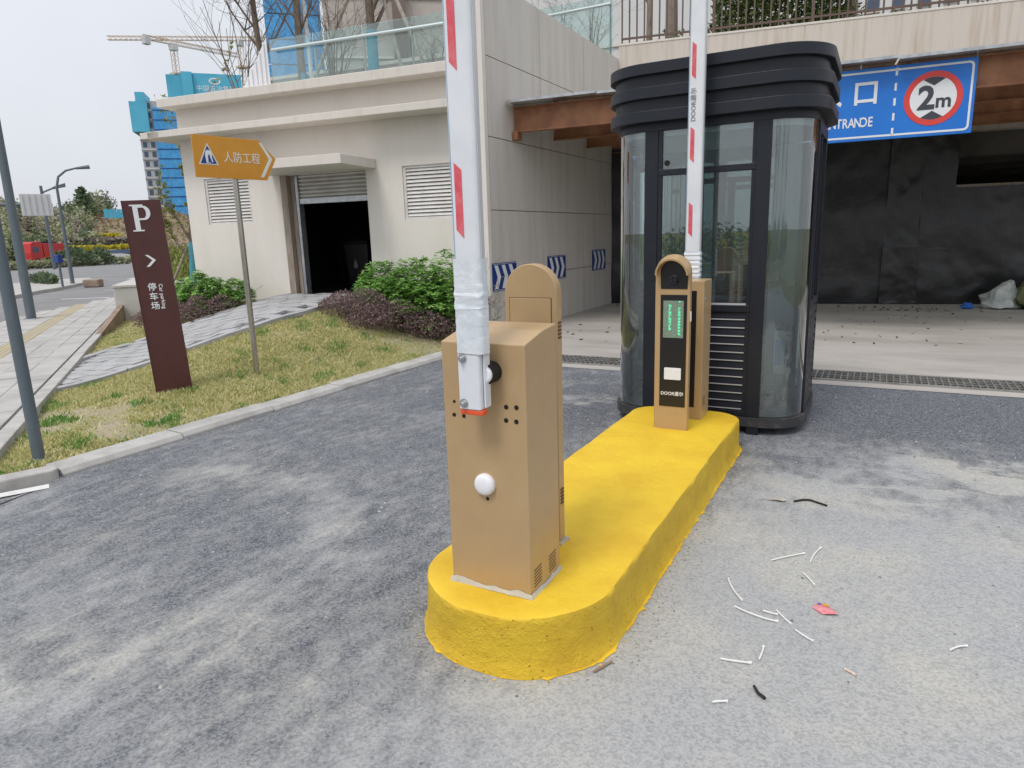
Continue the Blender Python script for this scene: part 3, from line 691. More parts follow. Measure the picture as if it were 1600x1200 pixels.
def limb(m, p, d, ln, r, dep, rng, sp=.6, up=.15, seg=3, twig=2, droop=0):
    pts = [p.copy()]; rad = [r]; cur = p.copy(); dd = d.normalized()
    for k in range(seg):
        dd = (dd + Vector((rng.uniform(-1, 1), rng.uniform(-1, 1), rng.uniform(-.6, .6))) * .16 + Vector((0, 0, up - droop))).normalized()
        cur = cur + dd * (ln / seg); pts.append(cur.copy()); rad.append(max(.0022, r * (1 - .55 * (k + 1) / seg)))
    m.tube(pts, rad, 7 if r > .03 else 4 if r > .008 else 3, cap=False)
    if dep <= 0: return
    for k in range(twig + (1 if dep > 2 else 0)):
        i = rng.randint(1, seg); a = rng.uniform(0, 2 * math.pi)
        side_ = Vector((math.cos(a), math.sin(a), rng.uniform(-.2, .5)))
        limb(m, pts[i], dd * (1 - sp) + side_ * sp, ln * rng.uniform(.5, .78), rad[i] * .62, dep - 1, rng, sp, up * .6, seg, twig, droop)
def leafcloud(m, centers, size, n, rng, spread, asp=.42, up=.3):
    for c in centers:
        for k in range(n):
            p = Vector(c) + Vector((rng.gauss(0, 1), rng.gauss(0, 1), rng.gauss(0, 1))) * spread
            leaf(m, p, rng, size * rng.uniform(.6, 1.25), asp, up)
def leaf(m, p, rng, s, asp=.42, up=.3):
    d = Vector((rng.uniform(-1, 1), rng.uniform(-1, 1), rng.uniform(-.7, 1) * .6 + up)).normalized()
    b = d.cross(Vector((rng.uniform(-1, 1), rng.uniform(-1, 1), rng.uniform(-.3, 1)))).normalized() * (s * asp * .5)
    e = d * s; nrm = d.cross(b).normalized() * s * .08
    m.add([p, p + e * .5 + b + nrm, p + e, p + e * .5 - b + nrm], [(0, 1, 2), (0, 2, 3)])
def bare_tree(name, label, base, h, r, rng, dep=4, wrap=None, lean=(0, 0), first=.35, sp=.55, group=None, mat='bark', buds=0, fork=3, ls=1.0):
    t = thing(name, label, 'tree', base, 0, group); base = Vector(base)
    top = base + Vector((lean[0] * h, lean[1] * h, h * .55))
    pts = [base + (top - base) * f + Vector((rng.uniform(-.02, .02), rng.uniform(-.02, .02), 0)) for f in (0, .33, .66, 1)]
    pts[0] = base
    MB().tube(pts, [r, r * .9, r * .82, r * .7], 10).build('trunk', M[mat], t, smooth=True)
    m = MB()
    for k in range(fork + 4):
        f = first + (1 - first) * (k / (fork + 3)); p = base + (top - base) * f; a = rng.uniform(0, 6.28)
        limb(m, p, Vector((math.cos(a) * .8, math.sin(a) * .8, 1.0)), h * ls * rng.uniform(.28, .45), r * .45, dep, rng, sp)
    limb(m, top, Vector((lean[0], lean[1], 1)), h * .4, r * .66, dep, rng, sp)
    m.build('branches', M[mat], t, fix=False)
    if buds:
        bm_ = MB()
        for k in range(buds):
            p = Vector(rng.choice(m.v)); leaf(bm_, p, rng, .085, .5)
        bm_.build('leaves', M['leaf_spring'], t, fix=False)
    if wrap:
        z0, z1 = wrap; f0, f1 = z0 / (h * .55), z1 / (h * .55)
        q = MB(); N = 12; rr = []
        for k in range(N + 1):
            f = f0 + (f1 - f0) * k / N; c = base + (top - base) * f
            rr.append([(c.x + math.cos(u) * (r * 1.12 + .004 * (k % 2)), c.y + math.sin(u) * (r * 1.12 + .004 * (k % 2)), c.z) for u in [6.2832 * j / 12 for j in range(12)]])
        q.loft(rr).build('trunk_wrap', M['bluewrap'], t, smooth=True)
    return t
rg = random.Random(3)
bare_tree('roof_tree', 'bare roof tree with blue wrapped trunk in the middle of the glass balustrade', fw(-2.66, 1.3, 4.2), 5.2, .085, rg, 4, (.15, 1.08), group='bare roof garden trees', buds=60)
bare_tree('roof_tree', 'slim bare roof tree with low blue wrap near the balustrade corner', fw(-4.25, 1.4, 4.2), 5.0, .055, rg, 4, (.1, .55), group='bare roof garden trees')
bare_tree('roof_tree', 'bare dark roof tree left of the white board, drooping twigs over the sky', fw(-5.05, 1.2, 4.2), 4.6, .06, rg, 5, None, (-.02, 0), .3, .7, group='bare roof garden trees')
bare_tree('roof_tree', 'forked bare roof tree with reddish trunk between white pole and corner', fw(-4.95, 2.2, 4.2), 5.0, .05, rg, 4, None, (.01, 0), .3, group='bare roof garden trees', mat='bark_pale')
def shrub_stems(name, label, base, h, n, rng, mat='bark', sp=.55, rad=.012, wide=.35):
    t = thing(name, label, 'shrub', base); m = MB()
    for k in range(n):
        a = rng.uniform(0, 6.28); b = Vector(base) + Vector((math.cos(a), math.sin(a), 0)) * rng.uniform(0, .1)
        limb(m, b, Vector((math.cos(a) * wide, math.sin(a) * wide, 1)), h * rng.uniform(.6, 1), rad, 3, rng, sp, .1)
    m.build('stems', M[mat], t, fix=False); q = MB()
    for k in range(70): leaf(q, Vector(rng.choice(m.v)), rng, .05, .5)
    q.build('leaves', M['leaf_bare'], t, fix=False)
    return t
shrub_stems('bare_shrub', 'leafless many stemmed shrub behind the glass beside the blue wrapped trunk', fw(-3.30, 1.0, 4.2), 1.5, 9, rg)
shrub_stems('bare_shrub', 'low dry shrub behind the glass at the balustrade right end', fw(-1.3, 1.0, 4.2), .7, 8, rg, 'bark_pale')
shrub_stems('bare_shrub', 'tall leafless twigs left of the white board against the sky', fw(-5.3, .9, 4.2), 2.4, 10, rg, 'bark', .5, .014)
shrub_stems('bare_shrub', 'leafless twigs between the slim tree and the blue wrapped trunk', fw(-3.7, 1.6, 4.2), 2.2, 9, rg, 'bark', .5, .012)
def stick(name, label, a, b, r, mat, cat='support pole'):
    o = MB().tube([a, b], r, 8).build(name, M[mat], smooth=True)
    return prop(o, label, cat)
stick('tree_strut', 'slanted wooden tree prop crossing behind the glass left of the blue trunk', fw(-3.95, 1.0, 4.22), fw(-2.75, 1.25, 6.3), .035, 'strut')
stick('tree_strut', 'slanted wooden tree prop behind the glass at the right', fw(-1.35, 1.0, 4.22), fw(-2.25, 1.3, 6.0), .035, 'strut')
stick('tree_strut', 'steep grey tree prop left of the brown column', fw(-2.05, 1.4, 4.22), fw(-2.5, 1.35, 6.2), .03, 'strut')
stick('white_pole', 'slim white pole standing behind the glass beside the slim tree', fw(-4.15, 1.5, 4.2), fw(-4.25, 1.5, 8), .04, 'white_paint', 'pole')

gw = thing('garden_wall', 'low pinkish grey garden wall behind the roof trees', 'wall', fw(-4, 3.2, 4.2), FA)
MB().box(-3.2, 3.4, 0, .2, 0, .98).build('wall', M['garden'], gw, local=True)
MB().box(-3.25, 3.45, -.04, .24, .981, 1.05).build('coping', M['trim'], gw, local=True)
# glass balustrade and brown railing over the entrance
g2 = thing('far_balustrade', 'glass balustrade with white rail above the side wall beside brown railing', 'balustrade', (-7, 15.9, 5.4))
for a, b in ((-9.2, -8.1), (-8.08, -6.95), (-6.93, -5.72)):
    Bx(a, b, 15.90, 15.914, 5.40, 6.85).build('glass_pane', M['glass_clear'], g2)
for x in (-8.09, -6.94, -5.80): MB().tube([(x, 15.96, 5.3), (x, 15.96, 6.72)], .022, 8).build('post', M['rail_white'], g2, smooth=True)
MB().tube([(-9.2, 15.86, 6.66), (-5.76, 15.86, 6.66)], .03, 10).build('handrail', M['rail_white'], g2, smooth=True)

PA = R(10.5); PO = Vector((-5.5, 15.68, 0)); PU = Vector((math.cos(PA), math.sin(PA), 0)); PN = Vector((-math.sin(PA), math.cos(PA), 0))
def pw(s, off, z=0): return PO + PU * s + PN * off + Vector((0, 0, z))
par = thing('entrance_parapet', 'stained beige parapet wall spanning over the garage entrance', 'wall', pw(4, 0, 3.3), PA)
MB().box(-4, 8, 0, .35, .1, 2.395).build('wall', M['plaster_parapet'], par, local=True)
MB().box(-3.995, 8, -.012, .40, 2.395, 2.44).build('coping', M['trim'], par, local=True, bevel=.006)
ral = thing('parapet_railing', 'brown metal railing with square bars on top of the parapet', 'railing', pw(4, .2, 5.74), PA)
MB().box(-3.98, 8, -.02, .02, .12, .16).build('bottom_rail', M['rail_brown'], ral, local=True)
MB().box(-3.98, 8, -.03, .03, 1.02, 1.07).build('top_rail', M['rail_brown'], ral, local=True)
bar = Bx(-.016, .016, -.016, .016, .0, 1.02).build('baluster', M['rail_brown'], ral, local=True); bar.location = (-3.96, 0, 0)
for k in range(1, 70):
    if k % 12 == 0: continue
    instance(bar, ral, loc=(-3.96 + k * .165, 0, 0))
pst = Bx(-.03, .03, -.03, .03, 0, 1.10).build('post', M['rail_brown'], ral, local=True); pst.location = (-3.96 + 12 * .165, 0, 0)
for k in (2, 3, 4, 5): instance(pst, ral, loc=(-3.96 + 12 * k * .165, 0, 0))

# ------------------------------------------------------------------ steel and glass entrance canopy
can = thing('entrance_canopy', 'brown steel beam canopy with glass sheets over the garage entrance', 'canopy', (-5.5, 10.5, 3.3))
for k, (y, zt) in enumerate([(10.5, 3.66), (12.1, 3.70), (13.7, 3.72), (15.2, 3.74)]):
    b = MB().box(-5.49, 8, y, y + .012, zt - .36, zt).box(-5.49, 8, y - .05, y + .06, zt - .375, zt - .36).box(-5.49, 8, y - .05, y + .06, zt, zt + .012).build('beam', M['steel_brown'], can)
    MB().box(-5.499, -5.40, y - .09, y + .10, zt - .50, zt - .38).build('bracket', M['steel_brown'], b, bevel=.004)
for x in (-3.0, -.2, 2.6): MB().box(x - .03, x + .03, 10.58, 15.4, 3.42, 3.58).build('cross_beam', M['steel_brown'], can)
k = 0
for a, b in ((-5.49, -4.02), (-4.0, -2.0), (-1.98, .02), (.04, 2.04), (2.06, 4.06), (4.08, 6.08)):
    k += 1; z = 3.70 + (k % 2) * .015
    MB().add([(a, 10.22, z), (b, 10.22, z), (b, 15.6, z + .06), (a, 15.6, z + .06), (a, 10.22, z + .014), (b, 10.22, z + .014), (b, 15.6, z + .074), (a, 15.6, z + .074)],
             [(3, 2, 1, 0), (4, 5, 6, 7), (0, 1, 5, 4), (1, 2, 6, 5), (2, 3, 7, 6), (3, 0, 4, 7)]).build('glass_sheet', M['glass_roof'], can)
    Bx(a, b, 10.20, 10.222, z - .012, z + .026).build('glass_edge', M['galv'], can)

can.rotation_euler = (0, 0, R(5))
# entrance sign
sg = thing('entrance_sign', 'blue entrance sign with two metre height limit roundel under the canopy', 'sign', (-5.5, 10.40, 0), R(5)); ORG[sg.name] = (Vector((0, 0, 0)), 0)
SX0, SX1, SZ0, SZ1, SY = 4.36, 6.443, 2.735, 3.65, 0.0
MB().prism([(SX0, SY), (SX1, SY), (SX1, SY + .05), (SX0, SY + .05)], SZ0, SZ1).build('panel', M['sign_blue'], sg, bevel=.004)
SU, SV = (1, 0, 0), (0, 0, 1)
def onsign(m, y=SY): return m
o_ = (0, SY - .001, 0)
def rr2(x0, x1, z0, z1, r): return rrect(x0, x1, z0, z1, r, 5)
MB().ringplate(rr2(SX0 + .035, SX1 - .035, SZ0 + .035, SZ1 - .04, .06), rr2(SX0 + .06, SX1 - .06, SZ0 + .06, SZ1 - .065, .04), o_, SU, SV, .003).build('border', M['white_letter'], sg)
for k in range(5):
    z = 3.525 - k * .187; MB().plate([(5.525, z), (5.552, z), (5.552, z + .094), (5.525, z + .094)], o_, SU, SV, .003).build('dash', M['white_letter'], sg)
cx, cz = 5.979, 3.20
MB().ringplate(circ(cx, cz, .335), circ(cx, cz, .265), o_, SU, SV, .004).build('red_ring', M['sign_red'], sg)
disc = MB().plate(circ(cx, cz, .2648), o_, SU, SV, .003).build('white_disc', M['white_letter'], sg)
o2 = (0, SY - .0045, 0)
for s in (1, -1):
    a0, a1 = (62, 118)
    pts = [(cx + .262 * math.cos(R(t)), cz + s * .262 * math.sin(R(t))) for t in range(a0, a1 + 1, 7)] + [(cx, cz + s * .155)]
    MB().plate(pts if s > 0 else pts[::-1], o2, SU, SV, .003).build('height_mark', M['charcoal'], disc)
text('2', .40, (cx - .075, SY - .005, cz - .005), SU, SV, M['charcoal'], disc, bold=.012)
text('m', .24, (cx + .12, SY - .005, cz - .045), SU, SV, M['charcoal'], disc, bold=.006)
text('入', .345, (4.74, SY - .002, 3.33), SU, SV, M['white_letter'], sg, bold=.006)
text('口', .345, (5.19, SY - .002, 3.325), SU, SV, M['white_letter'], sg, bold=.006)
for k, ch in enumerate('ENTRANCE'):
    text(ch, .172, (5.268 - (7 - k) * .0765, SY - .002, 2.967), SU, SV, M['white_letter'], sg, bold=.003, sx=.70, mirror=(ch == 'C'))
Bx(5.1, 5.12, SY + .0, SY + .06, SZ1 + .001, SZ1 + .06).build('hanger', M['galv'], sg); Bx(6.425, 6.44, SY + .052, SY + .09, SZ1 - .02, SZ1 + .06).build('hanger', M['galv'], sg)

# black sheeting across the garage mouth
TO = Vector((-.95, 15.906, 0)); TA = R(9); TU = Vector((math.cos(TA), math.sin(TA), 0)); TN = Vector((-math.sin(TA), math.cos(TA), 0))
tar = thing('black_hoarding', 'wrinkled black sheeting hung across the garage mouth', 'hoarding', TO, TA)
def crumple(name, s0, s1, z0, z1, off, seed, amp=.055, n=40):
    m = MB(); nx, nz = n, n
    for j in range(nz + 1):
        for i in range(nx + 1):
            s = s0 + (s1 - s0) * i / nx; z = z0 + (z1 - z0) * j / nz
            d = mnoise.fractal((s * .9 + seed, z * .9, seed), 1, 2.1, 4) * amp + amp * .5 * abs(mnoise.noise((s * 2.2 + z * 1.3 + seed, z * .7, 2)))
            if j == 0: d *= .4
            m.v.append((s, off - d, z))
    for j in range(nz):
        for i in range(nx):
            k = j * (nx + 1) + i; m.f.append((k, k + 1, k + nx + 2, k + nx + 1))
    o = m.build(name, M['tarp'], tar, local=True, smooth=True, fix=False); return o
crumple('sheet', -4.6, 1.02, .02, 3.45, .0, 1.0)
crumple('sheet', .98, 1.66, .02, 1.16, -.08, 4.0, .05)
crumple('sheet', 1.00, 2.17, 1.10, 3.45, -.035, 7.0)
crumple('sheet', 1.62, 4.2, .02, 2.28, -.03, 9.0)
MB().box(-4.6, 4.2, -.01, .03, 0.005, .05).build('bottom_batten', M['kiosk'], tar, local=True)
MB().box(2.15, 4.4, .02, .08, 2.26, 2.33).build('batten', M['jamb'], tar, local=True)
# garage hall behind
m = MB(); a0, a1, b0, b1, c0, c1 = -5.2, 9, 16.6, 30, .0, 3.5
m.add([(x, y, z) for z in (c0, c1) for y in (b0, b1) for x in (a0, a1)], [(4, 6, 7, 5), (2, 3, 7, 6), (0, 2, 6, 4), (1, 5, 7, 3)])
for yb in (17.6, 19.8, 22.2, 24.8): m.box(-5.2, 9, yb, yb + .4, 2.95, 3.45)
for xb in (-1.5, 3.6): m.box(xb, xb + .5, 19.6, 20.1, 0, 3.49)
struct(m.build('garage_hall', M['hall'], fix=False))

# chevron boards on the side wall
for k, (y0, y1, zc, lb) in enumerate([(9.60, 10.43, .965, 'nearest the wall end, half hidden by tan terminal'), (11.70, 12.53, 1.0, 'in the middle of the side wall'), (13.97, 14.77, 1.05, 'farthest along, nearest the guard booth')]):
    t = thing('chevron_board', 'blue chevron board with white arrows ' + lb, 'sign', (-5.49, (y0 + y1) / 2, zc - .22), 0, 'chevron boards on the side wall')
    Bx(-5.498, -5.488, y0, y1, zc - .225, zc + .225).build('panel', M['deep_blue'], t)
    oo = (-5.4878, y0, zc); uu, vv = (0, 1, 0), (0, 0, 1); W = y1 - y0
    for j in range(3):
        a = .06 + j * (W - .10) / 3; wd = .115
        MB().plate([(a, -.19), (a + wd, -.19), (a + wd + .10, 0), (a + wd, .19), (a, .19), (a + .10, 0)], oo, uu, vv, .002).build('chevron', M['white_letter'], t)
    for z in (-.212, .206): MB().plate([(.01, z), (W - .01, z), (W - .01, z + .006), (.01, z + .006)], oo, uu, vv, .0015).build('border_line', M['white_letter'], t)

# ------------------------------------------------------------------ yellow traffic island
isl = thing('traffic_island', 'thickly painted yellow concrete island carrying the barrier and terminals', 'traffic island', (-1.23, 3.5, 0))
def isl_outline(grow=0.0, n=30):
    x0, x1, y0, y1 = -1.645 - grow, -.832 + grow, 1.945 - grow, 5.22 + grow
    P = []; r1 = .38 + grow; r2 = .20 + grow
    for cx, cy, r, a0 in ((x1 - r2, y1 - r2, r2, 0), (x0 + r2, y1 - r2, r2, 90), (x0 + r1, y0 + r1, r1, 180), (x1 - r1, y0 + r1, r1, 270)):
        for k in range(n + 1): P.append((cx + r * math.cos(R(a0 + 90 * k / n)), cy + r * math.sin(R(a0 + 90 * k / n))))
    # subdivide the long sides
    Q = []
    for i, p in enumerate(P):
        q = P[(i + 1) % len(P)]; d = math.hypot(q[0] - p[0], q[1] - p[1]); c = max(1, int(d / .02))
        for k in range(c): Q.append((p[0] + (q[0] - p[0]) * k / c, p[1] + (q[1] - p[1]) * k / c))
    return Q
O0 = isl_outline(0); cx_, cy_ = -1.233, 3.54; rings = []
prof = [(.026, -.02), (.020, .010), (.008, .03), (.003, .06), (.001, .09), (.0, .12), (.0, .15), (-.001, .18), (-.001, .205), (-.002, .220), (-.006, .229), (-.014, .2325), (-.06, .233), (-.12, .233), (-.20, .232)]
for gi, (gr, z) in enumerate(prof):
    ring = []
    for (x, y) in O0:
        # inward direction toward the medial line
        my = min(max(y, 2.325), 5.02); d = Vector((x - cx_, y - my)); d2 = d.normalized()
        amp = .010 if z < .225 else .004
        nz = mnoise.noise((x * 3.2, y * 3.2, z * 3)) * amp * .9 + mnoise.noise((x * 9, y * 9, z * 9)) * amp * .55 + mnoise.noise((x * 28, y * 28, z * 28)) * amp * .35
        dz = mnoise.noise((x * 4, y * 4, 9)) * .004 if z > .05 else 0
        ring.append((x + d2.x * (gr + nz), y + d2.y * (gr + nz), z + dz))
    rings.append(ring)
MB().loft(rings).build('block', M['yellow'], isl, smooth=True)
# paint slopped on the asphalt round the foot
N = len(O0); ro, ri = [], []
for i, (x, y) in enumerate(O0):
    my = min(max(y, 2.325), 5.02); d2 = Vector((x - cx_, y - my)).normalized()
    s = .020 + .010 * mnoise.noise((x * 7, y * 7, 1)) + .012 * max(0, mnoise.noise((x * 22, y * 22, 5))) + .026 * max(0, mnoise.noise((x * 70, y * 70, 8)) - .1) + (.008 if d2.x > .3 else 0)
    ro.append((x + d2.x * max(.012, s), y + d2.y * max(.012, s), .0035)); ri.append((x - d2.x * .03, y - d2.y * .03, .006))
m = MB(); m.v = ro + ri; m.f = [(i, (i + 1) % N, N + (i + 1) % N, N + i) for i in range(N)]
m.build('paint_spill', M['yellow'], isl, fix=False)
m = MB(); rk = random.Random(17)
for k in range(260):
    x, y = rk.choice(O0); my = min(max(y, 2.325), 5.02); d2 = Vector((x - cx_, y - my)).normalized(); e_ = .035 + abs(rk.gauss(0, .035)); sz = rk.uniform(.0015, .005) * (1.4 if e_ < .05 else .7)
    p = Vector((x + d2.x * e_, y + d2.y * e_)); n_ = rk.randint(4, 6); ph = rk.random() * 6
    m.add([(p.x + math.cos(ph + 6.2832 * j / n_) * sz * rk.uniform(.5, 1.3), p.y + math.sin(ph + 6.2832 * j / n_) * sz * rk.uniform(.5, 1.3), .0035) for j in range(n_)], [tuple(range(n_))])
prop(m.build('paint_flecks', M['yellow'], isl, fix=False), kind='stuff')

# ------------------------------------------------------------------ barrier machines
def barrier_front():
    t = thing('barrier_machine', 'tan barrier cabinet on the near end of the yellow island, white arm raised', 'barrier', (-1.27, 2.25, .23), 0, 'parking barriers')
    X0, X1, Y0, Y1 = -1.450, -1.092, 2.12, 2.392
    pr = [(Y0, .225), (Y1, .225), (Y1, 1.268), (Y0 + .150, 1.256), (Y0, 1.222)]
    body = MB().loft([[(x, y, z) for y, z in pr] for x in (X0, X1)]).build('cabinet', M['tan'], t, bevel=.004)
    for x, z, r in [(-1.402, .99, .006), (-1.405, .937, .008), (-1.361, .936, .008), (-1.175, .988, .009), (-1.132, .990, .009), (-1.177, .937, .009), (-1.134, .936, .009), (-1.270, .614, .007)]:
        MB().lathe((x, Y0 + .001, z), (0, -1, 0), [(0, r), (.0025, r), (.003, r * .8)], 16).build('bolt_hole', M['black_hole'], body)
    # vents low on the side
    for y0, zb in ((2.150, .262), (2.285, .262)):
        for k in range(6):
            z = zb + k * .0135
            MB().plate([(y0, z), (y0 + .065, z + .004), (y0 + .065, z + .009), (y0, z + .005)], (X1 - .0005, 0, 0), (0, 1, 0), (0, 0, 1), .0015).build('vent_slot', M['tan_dark'], body)
    # round sensor
    sn = MB().lathe((-1.276, Y0, .674), (0, -1, 0), [(0, .043), (.012, .0435), (.020, .040), (.026, .030), (.028, .012)], 32).build('sensor', M['white_plastic'], t, smooth=True)
    # cement smear round the foot
    q = MB(); bt = []; tp = []
    pth = [(X0 - .004, Y0 - .003 , 'f')]
    L = [(X0 - .006 + (X1 - X0 + .010) * k / 26, Y0 - .005) for k in range(27)] + [(X1 + .005, Y0 + (Y1 - Y0) * k / 16) for k in range(17)]
    for i, (x, y) in enumerate(L):
        h = .018 + .014 * mnoise.noise((x * 30, y * 30, 2)) + .026 * mnoise.noise((x * 8, y * 8, 8)); fr = i < 27
        ex = 0 if fr else 1; ey = -1 if fr else 0
        if i in (26, 27): ex, ey = .8, -.8
        tp.append((x - ex * .0035, y - ey * .0035, .232 + max(.004, h))); bt.append((x + ex * (.007 + .006 * mnoise.noise((x * 25, y * 25, 4))), y + ey * (.008 + .007 * mnoise.noise((x * 25, y * 25, 4))), .2335))
    n = len(L); q.v = tp + bt; q.f = [(i, i + 1, n + i + 1, n + i) for i in range(n - 1)]
    q.build('cement_smear', M['grout'], t, fix=False)
    # hub
    hb = MB().lathe((-1.228, Y0, 1.119), (0, -1, 0), [(0, .040), (.058, .040), (.062, .034)], 28).build('hub', M['black_hole'], t, smooth=True)
    MB().lathe((-1.226, Y0 - .060, 1.119), (0, -1, 0), [(0, .033), (.012, .033), (.016, .028)], 28).build('hub_cap', M['white_plastic'], hb, smooth=True)
    # clamp holding the arm
    cl_ = MB().prism(rrect(-1.311, -1.220, 2.012, 2.052, .010, 4), .995, 1.30).build('arm_clamp', M['white_paint'], t, bevel=.004)
    MB().box(-1.2175, -1.2105, 2.034, 2.075, 1.0, 1.205).build('clamp_plate', M['white_paint'], cl_, bevel=.003)
    MB().prism(rrect(-1.312, -1.214, 2.014, 2.055, .010, 4), .975, .994).build('end_cap', M['orange_red'], cl_, bevel=.004)
    for x, z in ((-1.288, 1.018), (-1.287, 1.183)):
        MB().lathe((x, 2.012, z), (0, -1, 0), [(0, .017), (.003, .017), (.0032, .011), (.012, .011), (.0125, .0065), (.022, .006)], 12).build('bolt', M['bolt'], cl_, smooth=True)
    arm(t, -1.309, -1.205, 2.018, 2.066, 1.24, 4.15, [1.60, 2.135, 2.67, 3.205, 3.74], -1)
    # crinkled stretch film where the arm enters the clamp
    rr = []; NZ = 80
    for k in range(NZ):
        z = 1.200 + k * .0042; base = []
        for (x, y) in rrect(-1.314, -1.200, 2.008, 2.074, .018, 8): base.append((x, y))
        ring = []
        roll = 0
        for i, (x, y) in enumerate(base):
            d = Vector((x + 1.257, y - 2.041)); d.normalize(); zs = z + .26 * (x + 1.257) * math.sin(z * 60) * .5 + .022 * mnoise.noise((x * 14, y * 14, 3)) + .006 * mnoise.noise((x * 40, y * 40, 7))
            roll = .005 * math.exp(-((zs - 1.408) / .006) ** 2) + .003 * math.exp(-((zs - 1.362) / .005) ** 2)
            cr = abs(mnoise.noise((x * 20 + z * 8, y * 20, z * 26 + x * 26))) * .005 + mnoise.noise((x * 45, y * 45, z * 48)) * .0012
            w_ = cr * (.9 if 1.30 < z < 1.44 else .45) + roll * (.6 + .8 * mnoise.noise((x * 30, y * 30, 5))) - .001
            ring.append((x + d.x * w_, y + d.y * w_, z + .004 * mnoise.noise((x * 25, y * 25, z * 20))))
        rr.append(ring)
    MB().loft(rr, cap=False).build('stretch_film', M['wrap'], t, smooth=False, fix=False)
    return t
def arm(t, x0, x1, y0, y1, z0, z1, reds, face):
    """extruded aluminium boom standing upright; face -1: print towards -Y"""
    a = MB().prism(rrect(x0, x1, y0, y1, .019, 6), z0, z1).build('boom', M['white_paint'], t, smooth=True)
    MB().box(x0 - .0035, x0 - .0005, y0 + .012, y1 - .012, z0 + .08, z1).build('film_strip', M['film_blue'], a)
    MB().box(x1 + .0005, x1 + .0035, y0 + .014, y1 - .014, z0 + .05, z1).build('rubber_strip', M['kiosk_trim'] if face < 0 else M['kiosk'], a)
    for z in reds:
        w0, w1 = (x0 + .020, x0 + .049)
        MB().plate([(w0, z + .03), (w1, z), (w1, z + .225), (w0, z + .25)], (0, y0 - .0006, 0), (1, 0, 0), (0, 0, 1), .0012).build('red_sticker', M['red_refl'], a)
    return a
barrier_front()

def barrier_back():
    t = thing('barrier_machine', 'tan barrier cabinet with black inset behind the display terminal, arm raised', 'barrier', (-1.26, 5.05, .23), 0, 'parking barriers')
    X0, X1, Y0, Y1 = -1.440, -1.085, 4.92, 5.165
    c = Bx(X0, X1, Y0, Y1, .225, 1.255).build('cabinet', M['tan'], t, bevel=.005)
    Bx(X0 + .05, X1 - .052, Y0 - .002, Y0 + .01, .325, 1.183).build('black_inset', M['black'], c)
    MB().lathe((X1, Y0 + .06, 1.12), (1, 0, 0), [(0, .012), (.006, .012), (.007, .008)], 14).build('lock', M['bolt'], c)
    for k in range(5): MB().box(X1 - .001, X1 + .0015, Y0 + .05, Y0 + .12, .33 + k * .014, .335 + k * .014).build('vent_slot', M['tan_dark'], c)
    Bx(-1.29, -1.19, 5.168, 5.20, 1.05, 1.19).build('hub', M['black_hole'], t, bevel=.01)
    a = arm(t, -1.300, -1.192, 5.205, 5.262, 1.0, 4.2, [1.56, 2.09, 2.66, 3.2], -1)
    text('DOOR道尔', .046, (-1.262, 5.2045, 2.49), (0, 0, 1), (-1, 0, 0), M['print_grey'], a)
    q = []; 
    for k in range(20):
        z = 1.225 + k * .012
        q.append([(x + (x + 1.246) * .06 * (1 + math.sin(k * 1.9)), y + (y - 5.234) * .08 * (1 + math.sin(k * 2.3)), z) for x, y in rrect(-1.304, -1.188, 5.2, 5.268, .014, 4)])
    MB().loft(q, cap=False).build('stretch_film', M['wrap'], t, fix=False)
    Bx(-1.262, -1.20, 5.195, 5.27, 1.20, 1.224).build('tape', M['kiosk'], t)
    return t
barrier_back()

# ------------------------------------------------------------------ licence plate terminals
def arch(x0, x1, z0, zt, n=20, inset=0):
    r = (x1 - x0) / 2 - inset; cx = (x0 + x1) / 2; zc = zt - (x1 - x0) / 2
    return [(cx - r, z0 + inset), (cx + r, z0 + inset)] + [(cx + r * math.cos(math.pi * k / n), zc + r * math.sin(math.pi * k / n)) for k in range(n + 1)]
U, V = (1, 0, 0), (0, 0, 1)
def term_back():
    t = thing('payment_terminal', 'round topped tan terminal seen from behind, close after the near barrier', 'terminal', (-1.305, 2.68, .23), 0, 'licence plate terminals')
    X0, X1, Y0, Y1 = -1.430, -1.184, 2.60, 2.655
    b = MB().plate(arch(X0, X1, .225, 1.487), (0, Y1, 0), U, V, Y1 - Y0).build('body', M['tan'], t, bevel=.004, smooth=True)
    MB().plate([(X0 + .022, .27), (X1 - .022, .27), (X1 - .022, 1.345), (X0 + .022, 1.345)], (0, Y0, 0), U, V, .002).build('door_seam', M['tan_dark'], b)
    MB().plate([(X0 + .025, .273), (X1 - .025, .273), (X1 - .025, 1.342), (X0 + .025, 1.342)], (0, Y0, 0), U, V, .0045).build('service_door', M['tan'], b, bevel=.002)
    for k in range(5): Bx(X1 - .001, X1 + .004, Y0 + .012, Y0 + .042, 1.17 + k * .016, 1.178 + k * .016).build('vent', M['tan_dark'], b)
    for k in range(5): Bx(X1 - .001, X1 + .004, Y0 + .012, Y0 + .042, .42 + k * .016, .428 + k * .016).build('vent', M['tan_dark'], b)
    MB().plate([(X0 + .03, .40), (X1 - .03, .40), (X1 - .03, 1.20), (X0 + .03, 1.20)], (0, Y1 + .001, 0), U, V, -.002).build('black_inset', M['black'], b)
    m = MB().prism([(X0 - .01, Y0 - .012), (X1 + .012, Y0 - .015), (X1 + .018, Y1 + .01), (X0 - .01, Y1 + .01)], .228, .243).build('cement_smear', M['grout'], t)
term_back()
